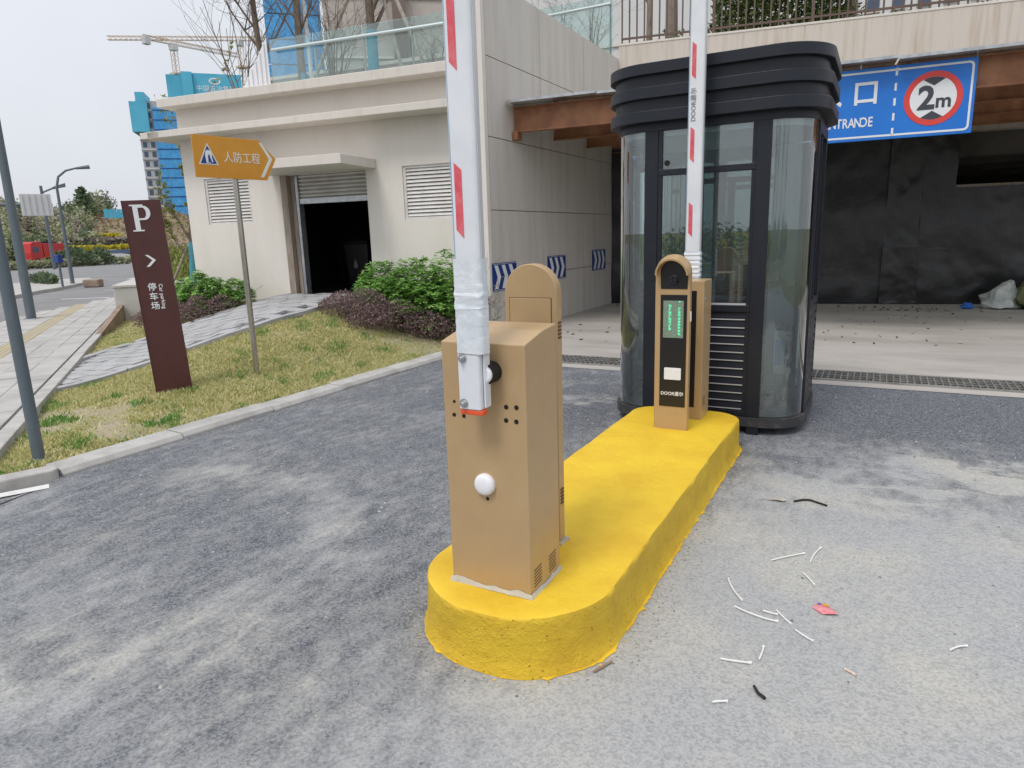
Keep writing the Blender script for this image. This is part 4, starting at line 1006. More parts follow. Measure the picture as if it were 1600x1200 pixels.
def term_front():
    t = thing('payment_terminal', 'tan terminal with camera hood, green display and card reader on the far island end', 'terminal', (-1.23, 4.68, .23), 0, 'licence plate terminals')
    X0, X1, Y0, Y1 = -1.345, -1.108, 4.60, 4.650; cx = (X0 + X1) / 2; zc = 1.452 - (X1 - X0) / 2
    b = MB().plate(arch(X0, X1, .225, 1.452), (0, Y1, 0), U, V, Y1 - Y0).build('body', M['tan'], t, bevel=.004, smooth=True)
    MB().plate([(X0 + .038, .40), (X1 - .018, .40), (X1 - .018, 1.182), (X0 + .038, 1.182)], (0, Y0, 0), U, V, .004).build('black_front', M['black'], t)
    r = .094
    win = [(X0 + .038, 1.222), (X1 - .018, 1.222)] + [(cx + .010 + r * math.cos(math.pi * k / 16), zc + .0 + r * .86 * math.sin(math.pi * k / 16)) for k in range(17)]
    w_ = MB().plate(win, (0, Y0, 0), U, V, .004).build('camera_window', M['black'], t)
    MB().lathe((cx + .012, Y0 - .004, 1.285), (0, -1, 0), [(0, .030), (.012, .030), (.013, .022), (.006, .016)], 24).build('camera_lens', M['lens'], w_, smooth=True)
    # hood: half tube reaching forward over the camera
    rings = []
    for (y, ro, dz) in ((Y0 + .002, .1205, 0), (Y0 - .05, .116, -.010), (Y0 - .085, .112, -.018)):
        rings.append([(cx + .003 + (ro - th) * math.cos(a), y + (.030 * (1 - math.sin(a)) if y < Y0 else 0), zc + dz + (ro - th) * math.sin(a)) for th, seq in ((0, range(25)), (.012, range(24, -1, -1))) for a in [math.pi * k / 24 for k in seq]])
    MB().loft(rings).build('camera_hood', M['tan'], t, smooth=True)
    # display
    d = Bx(X0 + .058, X1 - .040, Y0 - .006, Y0 - .003, .888, 1.143).build('display', M['led_off'], t)
    q = MB(); rl = random.Random(21)
    def dots(x, z, pat):
        for i, row_ in enumerate(pat):
            for j, c in enumerate(row_):
                if c == '1': q.box(x + j * .0048, x + j * .0048 + .0028, Y0 - .0075, Y0 - .006, z - i * .0048 - .0028, z - i * .0048)
    glyphs = ['0110 1111 0110 1000', '1110 0101 1111 0100', '0111 1100 0111 0001', '1111 0100 0100 1100', '0010 1111 1010 0110', '1001 1111 0110 1011']
    z = 1.115
    for k in range(8): dots(X0 + .096, z, glyphs[rl.randrange(6)].split()); z -= .0225
    z = 1.140; dots(X0 + .165, z, ['111', '110']); z = 1.095
    for k in range(9): dots(X0 + .160, z, glyphs[rl.randrange(6)].split()); z -= .0215
    prop(q.build('display_text', M['led_on'], d, fix=False), kind='stuff')
    cr = MB().plate(rrect(X0 + .072, X1 - .048, .594, .678, .006, 3), (0, Y0 - .004, 0), U, V, .010).build('card_reader', M['white_plastic'], t, bevel=.002)
    for x, z in ((.09, .65), (.125, .653), (.155, .65), (.085, .625), (.15, .622)): MB().plate(circ(X0 + x, z, .005, .003, 10), (0, Y0 - .0142, 0), U, V, .0006).build('keypad_mark', M['boxgrey'], cr)
    text('DOOR道尔', .032, (cx + .010, Y0 - .0042, .492), U, V, M['white_letter'], t, bold=.0006, t=.001)
    Bx(X1 - .001, X1 + .006, Y0 + .012, Y0 + .034, 1.0, 1.07).build('side_lock', M['white_plastic'], t, bevel=.002)
term_front()

# ------------------------------------------------------------------ guard booth
kb = thing('guard_booth', 'black metal and glass guard booth with rounded corners and banded roof', 'booth', (-1.22, 6.13, 0))
KX0, KX1, KY0, KY1, KR = -2.0, -.455, 5.47, 6.80, .30
def krr(g, n=10): return rrect(KX0 - g, KX1 + g, KY0 - g, KY1 + g, KR + g, n)
# base
MB().ringplate(krr(.012), krr(-.06), (0, 0, .065), (1, 0, 0), (0, 1, 0), .075).build('base_ring', M['kiosk_dusty'], kb, smooth=True)
MB().prism(krr(-.058), .10, .145).build('floor', M['dustfloor'], kb)
for x, y in ((-1.66, 5.50), (-.80, 5.50), (-1.66, 6.77), (-.80, 6.77), (-1.96, 6.1), (-.50, 6.1)): Bx(x - .045, x + .045, y - .035, y + .035, 0, .066).build('foot', M['kiosk'], kb)
# roof
MB().prism(krr(-.005), 2.375, 2.445).build('header', M['kiosk'], kb, smooth=True)
rf = MB().prism(krr(.03), 2.445, 2.80).build('roof', M['kiosk'], kb, smooth=True)
for z0, z1, g in ((2.435, 2.520, .070), (2.608, 2.692, .070), (2.780, 2.862, .072)):
    MB().prism(krr(g, 14), z0, z1).build('roof_band', M['kiosk'], rf, smooth=True, bevel=.004)
MB().prism(krr(-.06), 2.335, 2.374).build('ceiling', M['white_paint'], kb)
# posts
def post(x, y, w, d): return Bx(x - w / 2, x + w / 2, y - d / 2, y + d / 2, .14, 2.376).build('post', M['kiosk'], kb, bevel=.004)
for x in (KX0 + KR + .052, KX1 - KR - .052):
    post(x, KY0 + .028, .105, .056); post(x, KY1 - .028, .105, .056)
for y in (KY0 + KR + .03, KY1 - KR - .03):
    post(KX0 + .028, y, .056, .06); post(KX1 - .028, y, .056, .06)
# curved corner glass
for cx, cy, a0 in ((KX1 - KR, KY0 + KR, 270), (KX0 + KR, KY0 + KR, 180), (KX1 - KR, KY1 - KR, 0), (KX0 + KR, KY1 - KR, 90)):
    po, pi_ = [], []
    for k in range(15):
        t = R(a0 + 90 * k / 14); po.append((cx + (KR - .014) * math.cos(t), cy + (KR - .014) * math.sin(t))); pi_.append((cx + (KR - .020) * math.cos(t), cy + (KR - .020) * math.sin(t)))
    m = MB(); n = len(po)
    m.v = [(x, y, z) for z in (.145, 2.374) for x, y in po + pi_]
    for i in range(n - 1):
        m.f += [(i, i + 1, 2 * n + i + 1, 2 * n + i), (n + i, 3 * n + i, 3 * n + i + 1, n + i + 1)]
    m.build('curved_glass', M['glass'], kb, smooth=True)
FX0, FX1 = KX0 + KR + .105, KX1 - KR - .105          # between the front posts
def front_side(y, out):
    """sliding window wall: transom pane, main panes, slatted foot. out=-1 faces the camera"""
    s = out; ya, yb = sorted((y, y + s * -.05))
    Bx(FX0, FX1, ya, yb, 2.035, 2.082).build('transom', M['kiosk'], kb, bevel=.003)
    Bx(FX0, FX1, ya, yb, .975, 1.028).build('sill', M['kiosk'], kb, bevel=.003)
    Bx(FX0, FX1, ya, yb, .145, .185).build('bottom_rail', M['kiosk'], kb, bevel=.003)
    Bx(FX0, FX0 + .028, ya + .005, yb - .005, .185, 2.374).build('stile', M['kiosk'], kb); Bx(FX1 - .028, FX1, ya + .005, yb - .005, .185, 2.374).build('stile', M['kiosk'], kb)
    xm = FX0 + (FX1 - FX0) * .44
    Bx(xm - .03, xm + .03, ya + .008, yb - .008, 1.028, 2.035).build('mullion', M['kiosk'], kb)
    ym = (ya + yb) / 2
    Bx(FX0 + .028, FX1 - .028, ym, ym + .006, 2.082, 2.374).build('transom_glass', M['glass'], kb)
    Bx(FX0 + .028, xm - .03, ym, ym + .006, 1.028, 2.035).build('window_glass', M['glass'], kb)
    Bx(xm + .03, FX1 - .028, ym + .008, ym + .014, 1.028, 2.035).build('window_glass', M['glass'], kb)
    Bx(xm + .03, FX1 - .03, ym - s * -.012 - .004, ym - s * -.012 + .004, 1.028, 1.042).build('window_track', M['kiosk_trim'], kb)
    pn = Bx(FX0 + .028, FX1 - .028, ym, ym + .012, .185, .975).build('foot_panel', M['kiosk'], kb)
    for k in range(12):
        z = .190 + k * .0652; y_in, y_out = ym + s * .004, ym + s * .012
        q = MB().loft([[(x, y_in, z), (x, y_out, z + .004), (x, y_out, z + .014), (x, y_in, z + .060)] for x in (FX0 + .03, FX1 - .03)]).build('slat', M['kiosk'], pn)
        yy = sorted((y_out, y_out + s * .003)); Bx(FX0 + .032, FX1 - .032, yy[0], yy[1], z + .004, z + .012).build('slat_edge', M['kiosk_trim'], q)
front_side(KY0 + .052, -1) if False else front_side(KY0 + .004, -1)
front_side(KY1 - .004, 1)
def flank(x, s):
    y0, y1 = KY0 + KR + .06, KY1 - KR - .06; xa, xb = sorted((x, x - s * .05))
    for z0, z1 in ((.145, .19), (.975, 1.03), (2.30, 2.374)): Bx(xa, xb, y0, y1, z0, z1).build('rail', M['kiosk'], kb)
    xm = (xa + xb) / 2
    Bx(xm - .003, xm + .003, y0, y1, 1.03, 2.30).build('window_glass', M['glass'], kb)
    Bx(xa + .01, xb - .01, (y0 + y1) / 2 - .025, (y0 + y1) / 2 + .025, 1.03, 2.30).build('mullion', M['kiosk'], kb)
    pn = Bx(xm - .006, xm + .006, y0, y1, .19, .975).build('foot_panel', M['kiosk_dusty'], kb)
    for k in range(12):
        z = .195 + k * .0652
        MB().loft([[(xm + s * .006, yy, z), (xm + s * .030, yy, z + .004), (xm + s * .030, yy, z + .012), (xm + s * .006, yy, z + .060)] for yy in (y0, y1)]).build('slat', M['kiosk_dusty'], pn)
flank(KX1 - .002, 1); flank(KX0 + .002, -1)
# small round sensor hole in the transom pane
MB().lathe((-1.53, KY0 + .026, 2.13), (0, -1, 0), [(0, .022), (.004, .022)], 20).build('speaker_hole', M['black_hole'], kb)
# inside: door handle, switch, breaker box
Bx(-.90, -.62, 6.72, 6.735, .15, 2.33).build('inner_panel', M['kiosk_trim'], kb)
hd = MB().box(-.835, -.80, 6.705, 6.72, 1.00, 1.20).build('handle_plate', M['bolt'], kb, bevel=.004)
MB().tube([(-.818, 6.705, 1.13), (-.818, 6.66, 1.13), (-.90, 6.655, 1.13)], .010, 8).build('door_handle', M['bolt'], hd, smooth=True)
MB().lathe((-.818, 6.705, 1.05), (0, -1, 0), [(0, .011), (.01, .010)], 12).build('keyhole', M['bolt'], hd)
Bx(-.735, -.655, 6.705, 6.72, 1.08, 1.16).build('light_switch', M['white_plastic'], kb, bevel=.004)
dk = thing('booth_desk', 'dark blue shelf desk behind the booth front window', 'desk', (-1.23, 5.75, .145))
Bx(-1.58, -.88, 5.54, 5.92, 1.035, 1.062).build('top', M['deep_blue'], dk, bevel=.004)
for x in (-1.55, -.91): Bx(x - .015, x + .015, 5.58, 5.88, .146, 1.034).build('side_panel', M['kiosk'], dk)
eb = thing('breaker_box', 'grey electrical breaker box standing inside the booth corner', 'electrical box', (-.65, 6.0, .145))
bx0, bz0 = .028, .045
Bx(-.729, -.583, 5.95, 6.04, .410, .775).build('case', M['boxgrey'], eb, bevel=.006)
Bx(-.724, -.586, 5.952, 6.05, .777, .83).build('cover', M['kiosk'], eb, bevel=.004)
Bx(-.716, -.668, 5.946, 5.9495, .485, .70).build('label', M['sign_blue'], eb); Bx(-.640, -.588, 5.945, 5.9495, .465, .69).build('dark_cover', M['charcoal'], eb)
Bx(-.632, -.598, 5.935, 5.9445, .545, .59).build('switch', M['white_plastic'], eb, bevel=.003)
for x in (-.630, -.608): MB().lathe((x, 5.9495, .735), (0, -1, 0), [(0, .008), (.003, .008)], 10).build('terminal_screw', M['black_hole'], eb)
Bx(-.712, -.675, 5.96, 6.03, .145, .41).build('leg', M['kiosk'], eb); Bx(-.625, -.598, 5.96, 6.03, .145, .41).build('leg', M['kiosk'], eb)
prop(MB().tube([(-.615, 5.94, .41), (-.61, 5.91, .30), (-.63, 5.87, .22), (-.70, 5.80, .175), (-.76, 5.74, .16), (-.83, 5.70, .152)], .006, 6).build('red_wire', M['wire_red'], smooth=True), 'thin red wire trailing from the breaker box across the booth floor', 'wire')

# ------------------------------------------------------------------ signs and poles on the lawn
def tilt(o, ax, ang): o.rotation_euler.rotate_axis(ax, ang)
PB = Vector((-6.42, 4.43, T(-6.42, 4.43) - .03)); pa = math.atan2(.80, .60)
pg = thing('parking_totem', 'dark brown parking totem with white P and arrow on the lawn', 'sign', PB, pa)
pg.rotation_euler = (0, R(-2.0), pa)
ORG[pg.name] = (Vector((0, 0, 0)), 0)
W2 = .173; D2 = .085; HT = 1.965
MB().box(-W2, W2, 0, D2, 0, HT).build('body', M['brown_sign'], pg, bevel=.003)
MB().box(-W2 + .001, -W2 + .012, -.0035, .0, .0, HT).build('edge_strip', M['brown_sign'], pg)
zo = (0, -.001, 0); h = HT
# serif capital P
px_, pz_ = -.02, 1.795
P_ = MB()
P_.plate([(-.062, -.115), (-.018, -.115), (-.018, .115), (-.062, .115)], (px_, -.001, pz_), U, V, .004)
bowl_o = [(-.018, .115), (.030, .115)] + [(.030 + .058 * math.cos(R(90 - k * 15)), .047 + .068 * math.sin(R(90 - k * 15))) for k in range(1, 13)] + [(-.018, -.021)]
bowl_i = [(-.018, .098), (.022, .098)] + [(.022 + .028 * math.cos(R(90 - k * 15)), .047 + .051 * math.sin(R(90 - k * 15))) for k in range(1, 13)] + [(-.018, -.004)]
P_.ringplate(bowl_o, bowl_i, (px_, -.001, pz_), U, V, .004)
for a, b, z in ((-.088, .012, -.128), (-.088, .03, .1152)): P_.plate([(a, z), (b, z), (b, z + .013), (a, z + .013)], (px_, -.001, pz_), U, V, .004)
P_.build('letter_p', M['white_letter'], pg)
MB().plate([(-.045, .055), (-.02, .055), (.045, .0), (-.02, -.062), (-.05, -.062), (.012, .0)], (.0, -.001, 1.380), U, V, .004).build('arrow', M['white_letter'], pg)
for k, c in enumerate('停车场'): text(c, .082, (-.033, -.001, 1.112 - k * .095), U, V, M['white_letter'], pg, bold=.0012)
text('Car parking', .050, (.043, -.001, 1.016), (0, 0, -1), (1, 0, 0), M['white_letter'], pg, bold=.0008, align='CENTER', spacing=1.05)

yp = Vector((-6.17, 5.30, T(-6.17, 5.30)))
ysg = thing('shelter_sign', 'amber arrow sign with blue triangle on a stainless post in the lawn', 'sign', yp)
MB().tube([yp + Vector((0, 0, -.1)), Vector((yp.x, yp.y, 2.63))], .030, 16).build('post', M['stainless'], ysg, smooth=True)
yd = Vector((.27, .963, 0)).normalized(); yo = Vector((yp.x, yp.y, .028)) + yd.cross(Vector((0, 0, 1))) * .032
pl = MB().plate([(-.43, 2.272), (.345, 2.265), (.468, 2.495), (.29, 2.682), (-.43, 2.692)], yo, yd, V, .012).build('plate', M['amber'], ysg, bevel=.002)
yf = yo + yd.cross(Vector((0, 0, 1))) * .0125
tri = MB().plate([(-.385, 2.400), (-.178, 2.400), (-.280, 2.616)], yf, yd, V, .002).build('triangle_border', M['cream_letter'], pl)
yf2 = yf + yd.cross(Vector((0, 0, 1))) * .0022
tr2 = MB().plate([(-.365, 2.411), (-.198, 2.411), (-.281, 2.590)], yf2, yd, V, .002).build('blue_triangle', M['deep_blue'], tri)
yf3 = yf2 + yd.cross(Vector((0, 0, 1))) * .0022
MB().plate([(-.305, 2.425), (-.285, 2.425), (-.285, 2.49), (-.268, 2.505), (-.262, 2.47), (-.246, 2.425), (-.235, 2.425), (-.245, 2.475), (-.243, 2.51), (-.255, 2.537), (-.285, 2.546), (-.306, 2.530), (-.314, 2.49)], yf3, yd, V, .002).build('running_figure', M['white_letter'], tr2)
MB().plate([(-.310, 2.416), (-.262, 2.416), (-.262, 2.4225), (-.310, 2.4225)], yf3, yd, V, .002).build('threshold', M['white_letter'], tr2)
text('人防工程', .118, yf + yd * .083 + Vector((0, 0, 2.478)), yd, V, M['cream_letter'], pl, bold=0, sx=.86)
MB().plate([(.285, 2.655), (.318, 2.655), (.425, 2.49), (.310, 2.295), (.272, 2.295), (.385, 2.49)], yf, yd, V, .002).build('arrow_stripe', M['cream_letter'], pl)

np_ = thing('grey_post', 'scuffed blue grey steel post at the near lawn corner', 'pole', (-5.55, 2.63, .05))
MB().tube([(-5.55, 2.635, .0), (-5.565, 2.62, 7.5)], [.042, .040], 18).build('shaft', M['pole'], np_, smooth=True)
MB().lathe((-5.55, 2.635, .045), (0, 0, 1), [(0, .055), (.012, .055), (.02, .045)], 18).build('collar', M['pole'], np_, smooth=True)
MB().tube([(-5.565, 2.62, 7.4), (-6.4, 1.7, 7.6)], .03, 10).build('arm', M['pole'], np_, smooth=True)
fp = thing('street_light', 'tall blue grey street light pole standing in the sidewalk', 'street light', (-17.1, 8.5, .1))
MB().tube([(-17.1, 8.5, .05), (-17.1, 8.5, 8.6)], [.10, .07], 16).build('shaft', M['pole'], fp, smooth=True)
MB().lathe((-17.1, 8.5, .08), (0, 0, 1), [(0, .17), (.03, .17), (.04, .11)], 18).build('base_plate', M['pole'], fp)
MB().tube([(-17.1, 8.5, 8.5), (-17.9, 7.9, 9.0), (-18.8, 7.2, 9.1)], .045, 10).build('arm', M['pole'], fp, smooth=True)
MB().box(-19.5, -18.8, 7.0, 7.3, 9.05, 9.18).build('lamp_head', M['pole'], fp, bevel=.03)
Bx(-17.24, -17.10, 8.42, 8.60, 4.25, 4.62).build('control_box', M['kiosk'], fp, bevel=.01)

# ------------------------------------------------------------------ shrubs in front of the building
def shrub(name, label, pts, n, size, mat, stem_mat, asp, h0=.0, stems=40, up=.35, rosette=0, seed=1):
    """pts: list of (x, y, radius, height) mounds that make up the bush"""
    rng = random.Random(seed); bx, by = pts[0][0], pts[0][1]
    t = thing(name, label, 'shrub', (bx, by, T(bx, by)))
    m = MB(); st = MB(); tot = sum(p[2] ** 2 for p in pts)
    for (x, y, r, h) in pts:
        z0 = T(x, y); k = int(n * r * r / tot)
        for i in range(k):
            a = rng.uniform(0, 6.2832); rr = r * math.sqrt(rng.random()); px, py = x + math.cos(a) * rr, y + math.sin(a) * rr
            f = 1 - (rr / r) ** 2 * .55; top = h * f * (1 + .22 * mnoise.noise((px * 3.2, py * 3.2, seed)) + .12 * mnoise.noise((px * 9, py * 9, seed)))
            pz = z0 + top * (1 - rng.random() ** 2.2 * .85)
            p = Vector((px, py, pz))
            if rosette:
                b0 = rng.uniform(0, 6.28); tl = Vector((rng.uniform(-.4, .4), rng.uniform(-.4, .4), 1)).normalized()
                e1 = tl.orthogonal().normalized(); e2 = tl.cross(e1); L = size * rng.uniform(.55, 1.35)
                for q in range(rosette):
                    an = b0 + q * 6.2832 / rosette; d = (e1 * math.cos(an) + e2 * math.sin(an)) * .9 + tl * rng.uniform(-.15, .45)
                    d.normalize(); bb = d.cross(tl).normalized() * L * asp * .5; dn = tl * -L * .06
                    m.add([p, p + d * L * .35 + bb * .8, p + d * L * .75 + bb + dn, p + d * L + dn * 2, p + d * L * .75 - bb + dn, p + d * L * .35 - bb * .8], [(0, 1, 2, 3), (0, 3, 4, 5)])
            else: leaf(m, p, rng, size * rng.uniform(.6, 1.3), asp, up)
        for i in range(max(3, int(stems * r * r / tot))):
            a = rng.uniform(0, 6.28); rr = r * .6 * rng.random(); b = Vector((x + math.cos(a) * rr, y + math.sin(a) * rr, z0 - .02))
            limb(st, b, Vector((math.cos(a) * .5, math.sin(a) * .5, 1)), h * rng.uniform(.35, .6), .007, 2, rng, .5, .1)
    st.build('stems', M[stem_mat], t, fix=False); m.build('foliage', M[mat], t, fix=False)
shrub('green_shrub', 'glossy green leafy shrub right of the roller door, behind purple shrub', [(-7.05, 8.75, .46, .74), (-6.50, 8.85, .54, 1.0), (-5.95, 8.95, .50, 1.20), (-6.25, 8.50, .44, .80), (-5.75, 8.75, .38, 1.1), (-6.75, 8.45, .40, .62)], 4400, .062, 'leaf_green', 'bark', .42, rosette=6, seed=4)
shrub('green_shrub', 'glossy green leafy shrub left of the roller door under louvre window', [(-10.35, 8.15, .36, .62), (-10.85, 8.25, .42, .72), (-11.35, 8.30, .42, .68), (-9.95, 8.30, .30, .50)], 2400, .062, 'leaf_green', 'bark', .42, rosette=6, seed=8)
shrub('purple_shrub', 'low purple brown shrub spreading in front of the green shrub', [(-7.05, 7.75, .34, .36), (-6.75, 7.95, .42, .46), (-6.35, 8.15, .42, .46), (-5.95, 8.35, .38, .44), (-5.65, 8.6, .30, .38), (-6.55, 7.75, .34, .34)], 12000, .034, 'leaf_purple', 'bark', .55, stems=90, seed=5)
shrub('purple_shrub', 'low purple brown shrub strip behind the parking totem', [(-10.25, 7.75, .32, .40), (-10.7, 7.65, .34, .42), (-11.2, 7.65, .36, .42), (-11.7, 7.85, .36, .42), (-9.95, 8.0, .26, .34)], 7000, .034, 'leaf_purple', 'bark', .55, stems=50, seed=6)
# small tree at the building corner
tb = Vector((-13.0, 9.72, T(-13.0, 9.72)))
ct = bare_tree('corner_tree', 'slender half bare tree with blue wrapped trunk beside the building corner', tb, 3.9, .07, random.Random(12), 3, (.05, 1.35), (.035, .03), .42, .30, mat='bark_pale', buds=1700, ls=.42)
stick('tree_strut', 'slanted wooden prop against the corner tree behind the totem', tb + Vector((-.9, -.1, 0)), tb + Vector((0, 0, 1.25)), .025, 'strut')
# strap leaf tuft below terminal at wall end (dry twig)
shrub_stems('dry_twig', 'dry dark twig standing at the end of the side wall', (-5.46, 9.35, .1), .55, 3, random.Random(2), 'bark', .6, .006)

def weedbank():
    rng = random.Random(61); m = MB()
    for k in range(3800):
        a = R(rng.uniform(52.6, 55.2)); d = rng.uniform(16.2, 23); x, y = -math.sin(a) * d, math.cos(a) * d
        z0 = .1 + 1.1 * ss((d - 16) / 6); leaf(m, Vector((x, y, z0 + rng.random() * .35)), rng, .17 * rng.uniform(.6, 1.3), .28, .8)
    prop(m.build('weed_bank', M['leaf_spring'], fix=False), 'yellow green weeds on the bank between totem and building corner', 'plants', kind='stuff')
    q = MB(); 
    for i in range(7):
        for j in range(9):
            a = R(52 + i * .6); d = 15.8 + j * .95; q.v.append((-math.sin(a) * d, math.cos(a) * d, .05 + 1.1 * ss((d - 16) / 6)))
    q.f = [(i * 9 + j, i * 9 + j + 1, i * 9 + j + 10, i * 9 + j + 9) for i in range(6) for j in range(8)]
    struct(q.build('weed_bank_soil', M['hill'], smooth=True, fix=False))
weedbank()
# planter wall by the road
plw = thing('planter_wall', 'low white concrete planter wall beside the sidewalk', 'planter', (-14.6, 9.0, .08))
e = Vector((-.77, .64)); f_ = Vector((.64, .77)); c0 = Vector((-14.62, 8.98))
def pp(a, b): q = c0 + e * a + f_ * b; return (q.x, q.y)
MB().prism([pp(0, 0), pp(0, 1.6), pp(12, 1.6), pp(12, 0)], 0, .78).build('wall', M['planter'], plw, bevel=.01)
MB().prism([pp(-.02, -.02), pp(-.02, 1.62), pp(12, 1.62), pp(12, -.02)], .782, .835).build('coping', M['planter'], plw, bevel=.008)
MB().prism([pp(-3.2, .05), pp(-.005, .05), pp(-.005, .15), pp(-3.2, .15)], 0, .10, lambda x, y: .12 + .30 * max(0, 1 - ((Vector((x, y)) - c0).length) / 3.2)).build('side_kerb', M['stone'], plw)

# ------------------------------------------------------------------ far side of the road
def pol(az, d, z=0): return Vector((-math.sin(R(az)) * d, math.cos(R(az)) * d, z))
ri = struct(MB().prism([(-26.3, 12.4), (-29.0, 14.9), (-29.9, 16.0), (-34.5, 20.3), (-38.5, 22.4), (-39.2, 20.9), (-38.2, 19.6), (-37.5, 17.9)][::-1], -.02, .12).build('traffic_refuge', M['slab']))
def tuftpatch(name, label, poly, n, size, mat, z, seed, hmax=.3):
    rng = random.Random(seed); m = MB(); xs = [p[0] for p in poly]; ys = [p[1] for p in poly]; k = 0
    while k < n:
        x, y = rng.uniform(min(xs), max(xs)), rng.uniform(min(ys), max(ys))
        if inside((x, y), poly): leaf(m, Vector((x, y, z + rng.random() * hmax)), rng, size * rng.uniform(.6, 1.3), .5, .5); k += 1
    return prop(m.build(name, M[mat], fix=False), label, 'plants', kind='stuff')
tuftpatch('ground_cover', 'low green planting on the refuge island', [(-33.5, 17.6), (-37.3, 18.8), (-37.4, 19.6), (-34.0, 18.2)], 700, .3, 'leaf_fargreen', .1, 3)
m = MB()
def stripe(m, a, b, w_, z=-.001):
    a, b = Vector(a), Vector(b); d = (b - a).normalized(); n_ = Vector((-d.y, d.x)) * w_ / 2
    m.add([(*(a + n_), z), (*(a - n_), z), (*(b - n_), z), (*(b + n_), z)], [(0, 1, 2, 3)])
for k in range(6):
    a = Vector((-31.5 - k * 1.0, 20.0 + k * .9)); stripe(m, a, a + Vector((1.9, 2.1)), .45)
for a, b in (((-24.5, 13.2), (-22.6, 14.4)), ((-27.5, 16.5), (-24.5, 18.8)), ((-36, 23), (-42, 30)), ((-30, 24), (-36, 33)), ((-52, 34), (-60, 44))): stripe(m, a, b, .18)
struct(m.build('lane_markings', M['linepaint']))
bk = MB().box(-.36, .36, -.2, .2, 0, .34); 
st_ = bk.build('stone_block', M['stone'], bevel=.05); st_.location = (-30.6, 17.95, .0); st_.rotation_euler = (0, 0, R(25)); prop(st_, 'rough brown stone block at the end of the refuge island', 'stone')
lp = thing('street_light', 'slim street light with curved arm on the refuge island', 'street light', (-32.8, 18.3, .1))
top = pol(60.75, 37.5, 4.2)
b0 = Vector((-32.8, 18.3, .1)); aw = Vector((.62, .78, 0))
MB().tube([b0, b0 + Vector((0, 0, 4.3)), b0 + Vector((0, 0, 4.75)) + aw * .12, b0 + Vector((0, 0, 5.02)) + aw * .45, b0 + Vector((0, 0, 5.14)) + aw * .9], [.09, .055, .05, .045, .04], 10).build('pole', M['pole'], lp, smooth=True)
MB().tube([b0 + Vector((0, 0, 5.12)) + aw * .85, b0 + Vector((0, 0, 5.19)) + aw * 1.4], [.05, .09], 8).build('lamp_head', M['pole'], lp)
bs = thing('post_sign', 'small blue sign box on a thin post on the refuge island', 'sign', (-30.7, 16.7, .1))
MB().tube([(-30.7, 16.7, .1), (-30.7, 16.7, 1.2)], .05, 8).build('post', M['pole'], bs); MB().box(-30.86, -30.54, 16.6, 16.8, 1.12, 1.45).build('sign_box', M['deep_blue'], bs, bevel=.02)
gs = thing('sign_gantry', 'white backed road sign hung on a dark gantry arm', 'sign', pol(66.5, 60, 0))
gu = (pol(61.2, 60) - pol(63, 60)).normalized()
MB().tube([pol(66.5, 60, 0), pol(66.5, 60, 6)], [.18, .13], 10).build('post', M['pole'], gs, smooth=True)
MB().tube([pol(66.5, 60, 4.85), pol(61.25, 60, 4.85)], .11, 10).build('arm', M['pole'], gs, smooth=True)
MB().plate([(0, 4.1), (1.85, 4.1), (1.85, 5.58), (0, 5.58)], pol(63.05, 59.8), gu, V, .05).build('panel', M['far_white'], gs)
for k in range(5): MB().tube([pol(63.05, 59.72, 4.15) + gu * (.2 + k * .36), pol(63.05, 59.72, 5.5) + gu * (.2 + k * .36)], .02, 5).build('rib', M['galv'], gs)
l2 = thing('street_light', 'dark street light with angled flat head behind the gantry sign', 'street light', pol(61.75, 75, 0))
c = pol(61.75, 75); MB().tube([c, c + Vector((0, 0, 7.3))], [.16, .12], 8).build('pole', M['pole'], l2, smooth=True)
hu = Vector((.5, .85, 0)); MB().tube([c + Vector((0, 0, 6.7)), c + hu * 1.1 + Vector((0, 0, 7.2))], .08, 6).build('arm', M['pole'], l2)
MB().plate([(0, 0), (1.0, .22), (1.0, .55), (0, .2)], c + hu * .9 + Vector((0, 0, 7.0)), hu, V, .25).build('lamp_head', M['pole'], l2)

# far verge: hedge strip, truck, cars, flowers, wooded hill
vrg = [pol(66, 78), pol(62, 92), pol(58.5, 92), pol(55, 90), pol(55, 99), pol(62, 101), pol(66, 86)]
struct(MB().prism([(p.x, p.y) for p in vrg], -.02, .12).build('far_verge', M['earth']))
def hedge_line(name, label, az0, az1, d0, d1, h, n, size, mat, seed, z=0):
    rng = random.Random(seed); m = MB()
    for k in range(n):
        f = rng.random(); d = d0 + (d1 - d0) * f + rng.uniform(-.6, .6); hh = h * (1 + .25 * mnoise.noise((f * 30, seed, 0)))
        leaf(m, pol(az0 + (az1 - az0) * f, d, z + hh * rng.random() ** .7), rng, size * rng.uniform(.6, 1.3), .7, .3)
    return prop(m.build(name, M[mat], fix=False), label, 'hedge', kind='stuff')
hedge_line('verge_hedge', 'low brown green hedge strip along the far roadside', 66, 55.5, 76, 90, .55, 3600, .45, 'leaf_far', 2)
for k, (az, d, r, h, lb) in enumerate([(61.2, 84, 1.2, 1.5, 'in front of the red truck'), (60.4, 84, 1.5, 1.9, 'right of the red truck'), (58.95, 86, 1.3, 1.7, 'left of the parked cars')]):
    rng = random.Random(40 + k); b = pol(az, d); t = thing('round_bush', 'dark green rounded roadside bush ' + lb, 'bush', b, 0, 'roadside bushes'); m = MB()
    for q in range(420):
        a = rng.uniform(0, 6.28); u = rng.random() ** .5; ph = rng.random()
        leaf(m, b + Vector((math.cos(a) * r * u, math.sin(a) * r * u, h * (1 - u * u * .7) * (1 - ph * ph * .7))), rng, .42, .7, .3)
    m.build('foliage', M['leaf_fargreen'], t, fix=False); MB().tube([b, b + Vector((0, 0, h * .6))], .08, 5).build('stem', M['bark'], t)
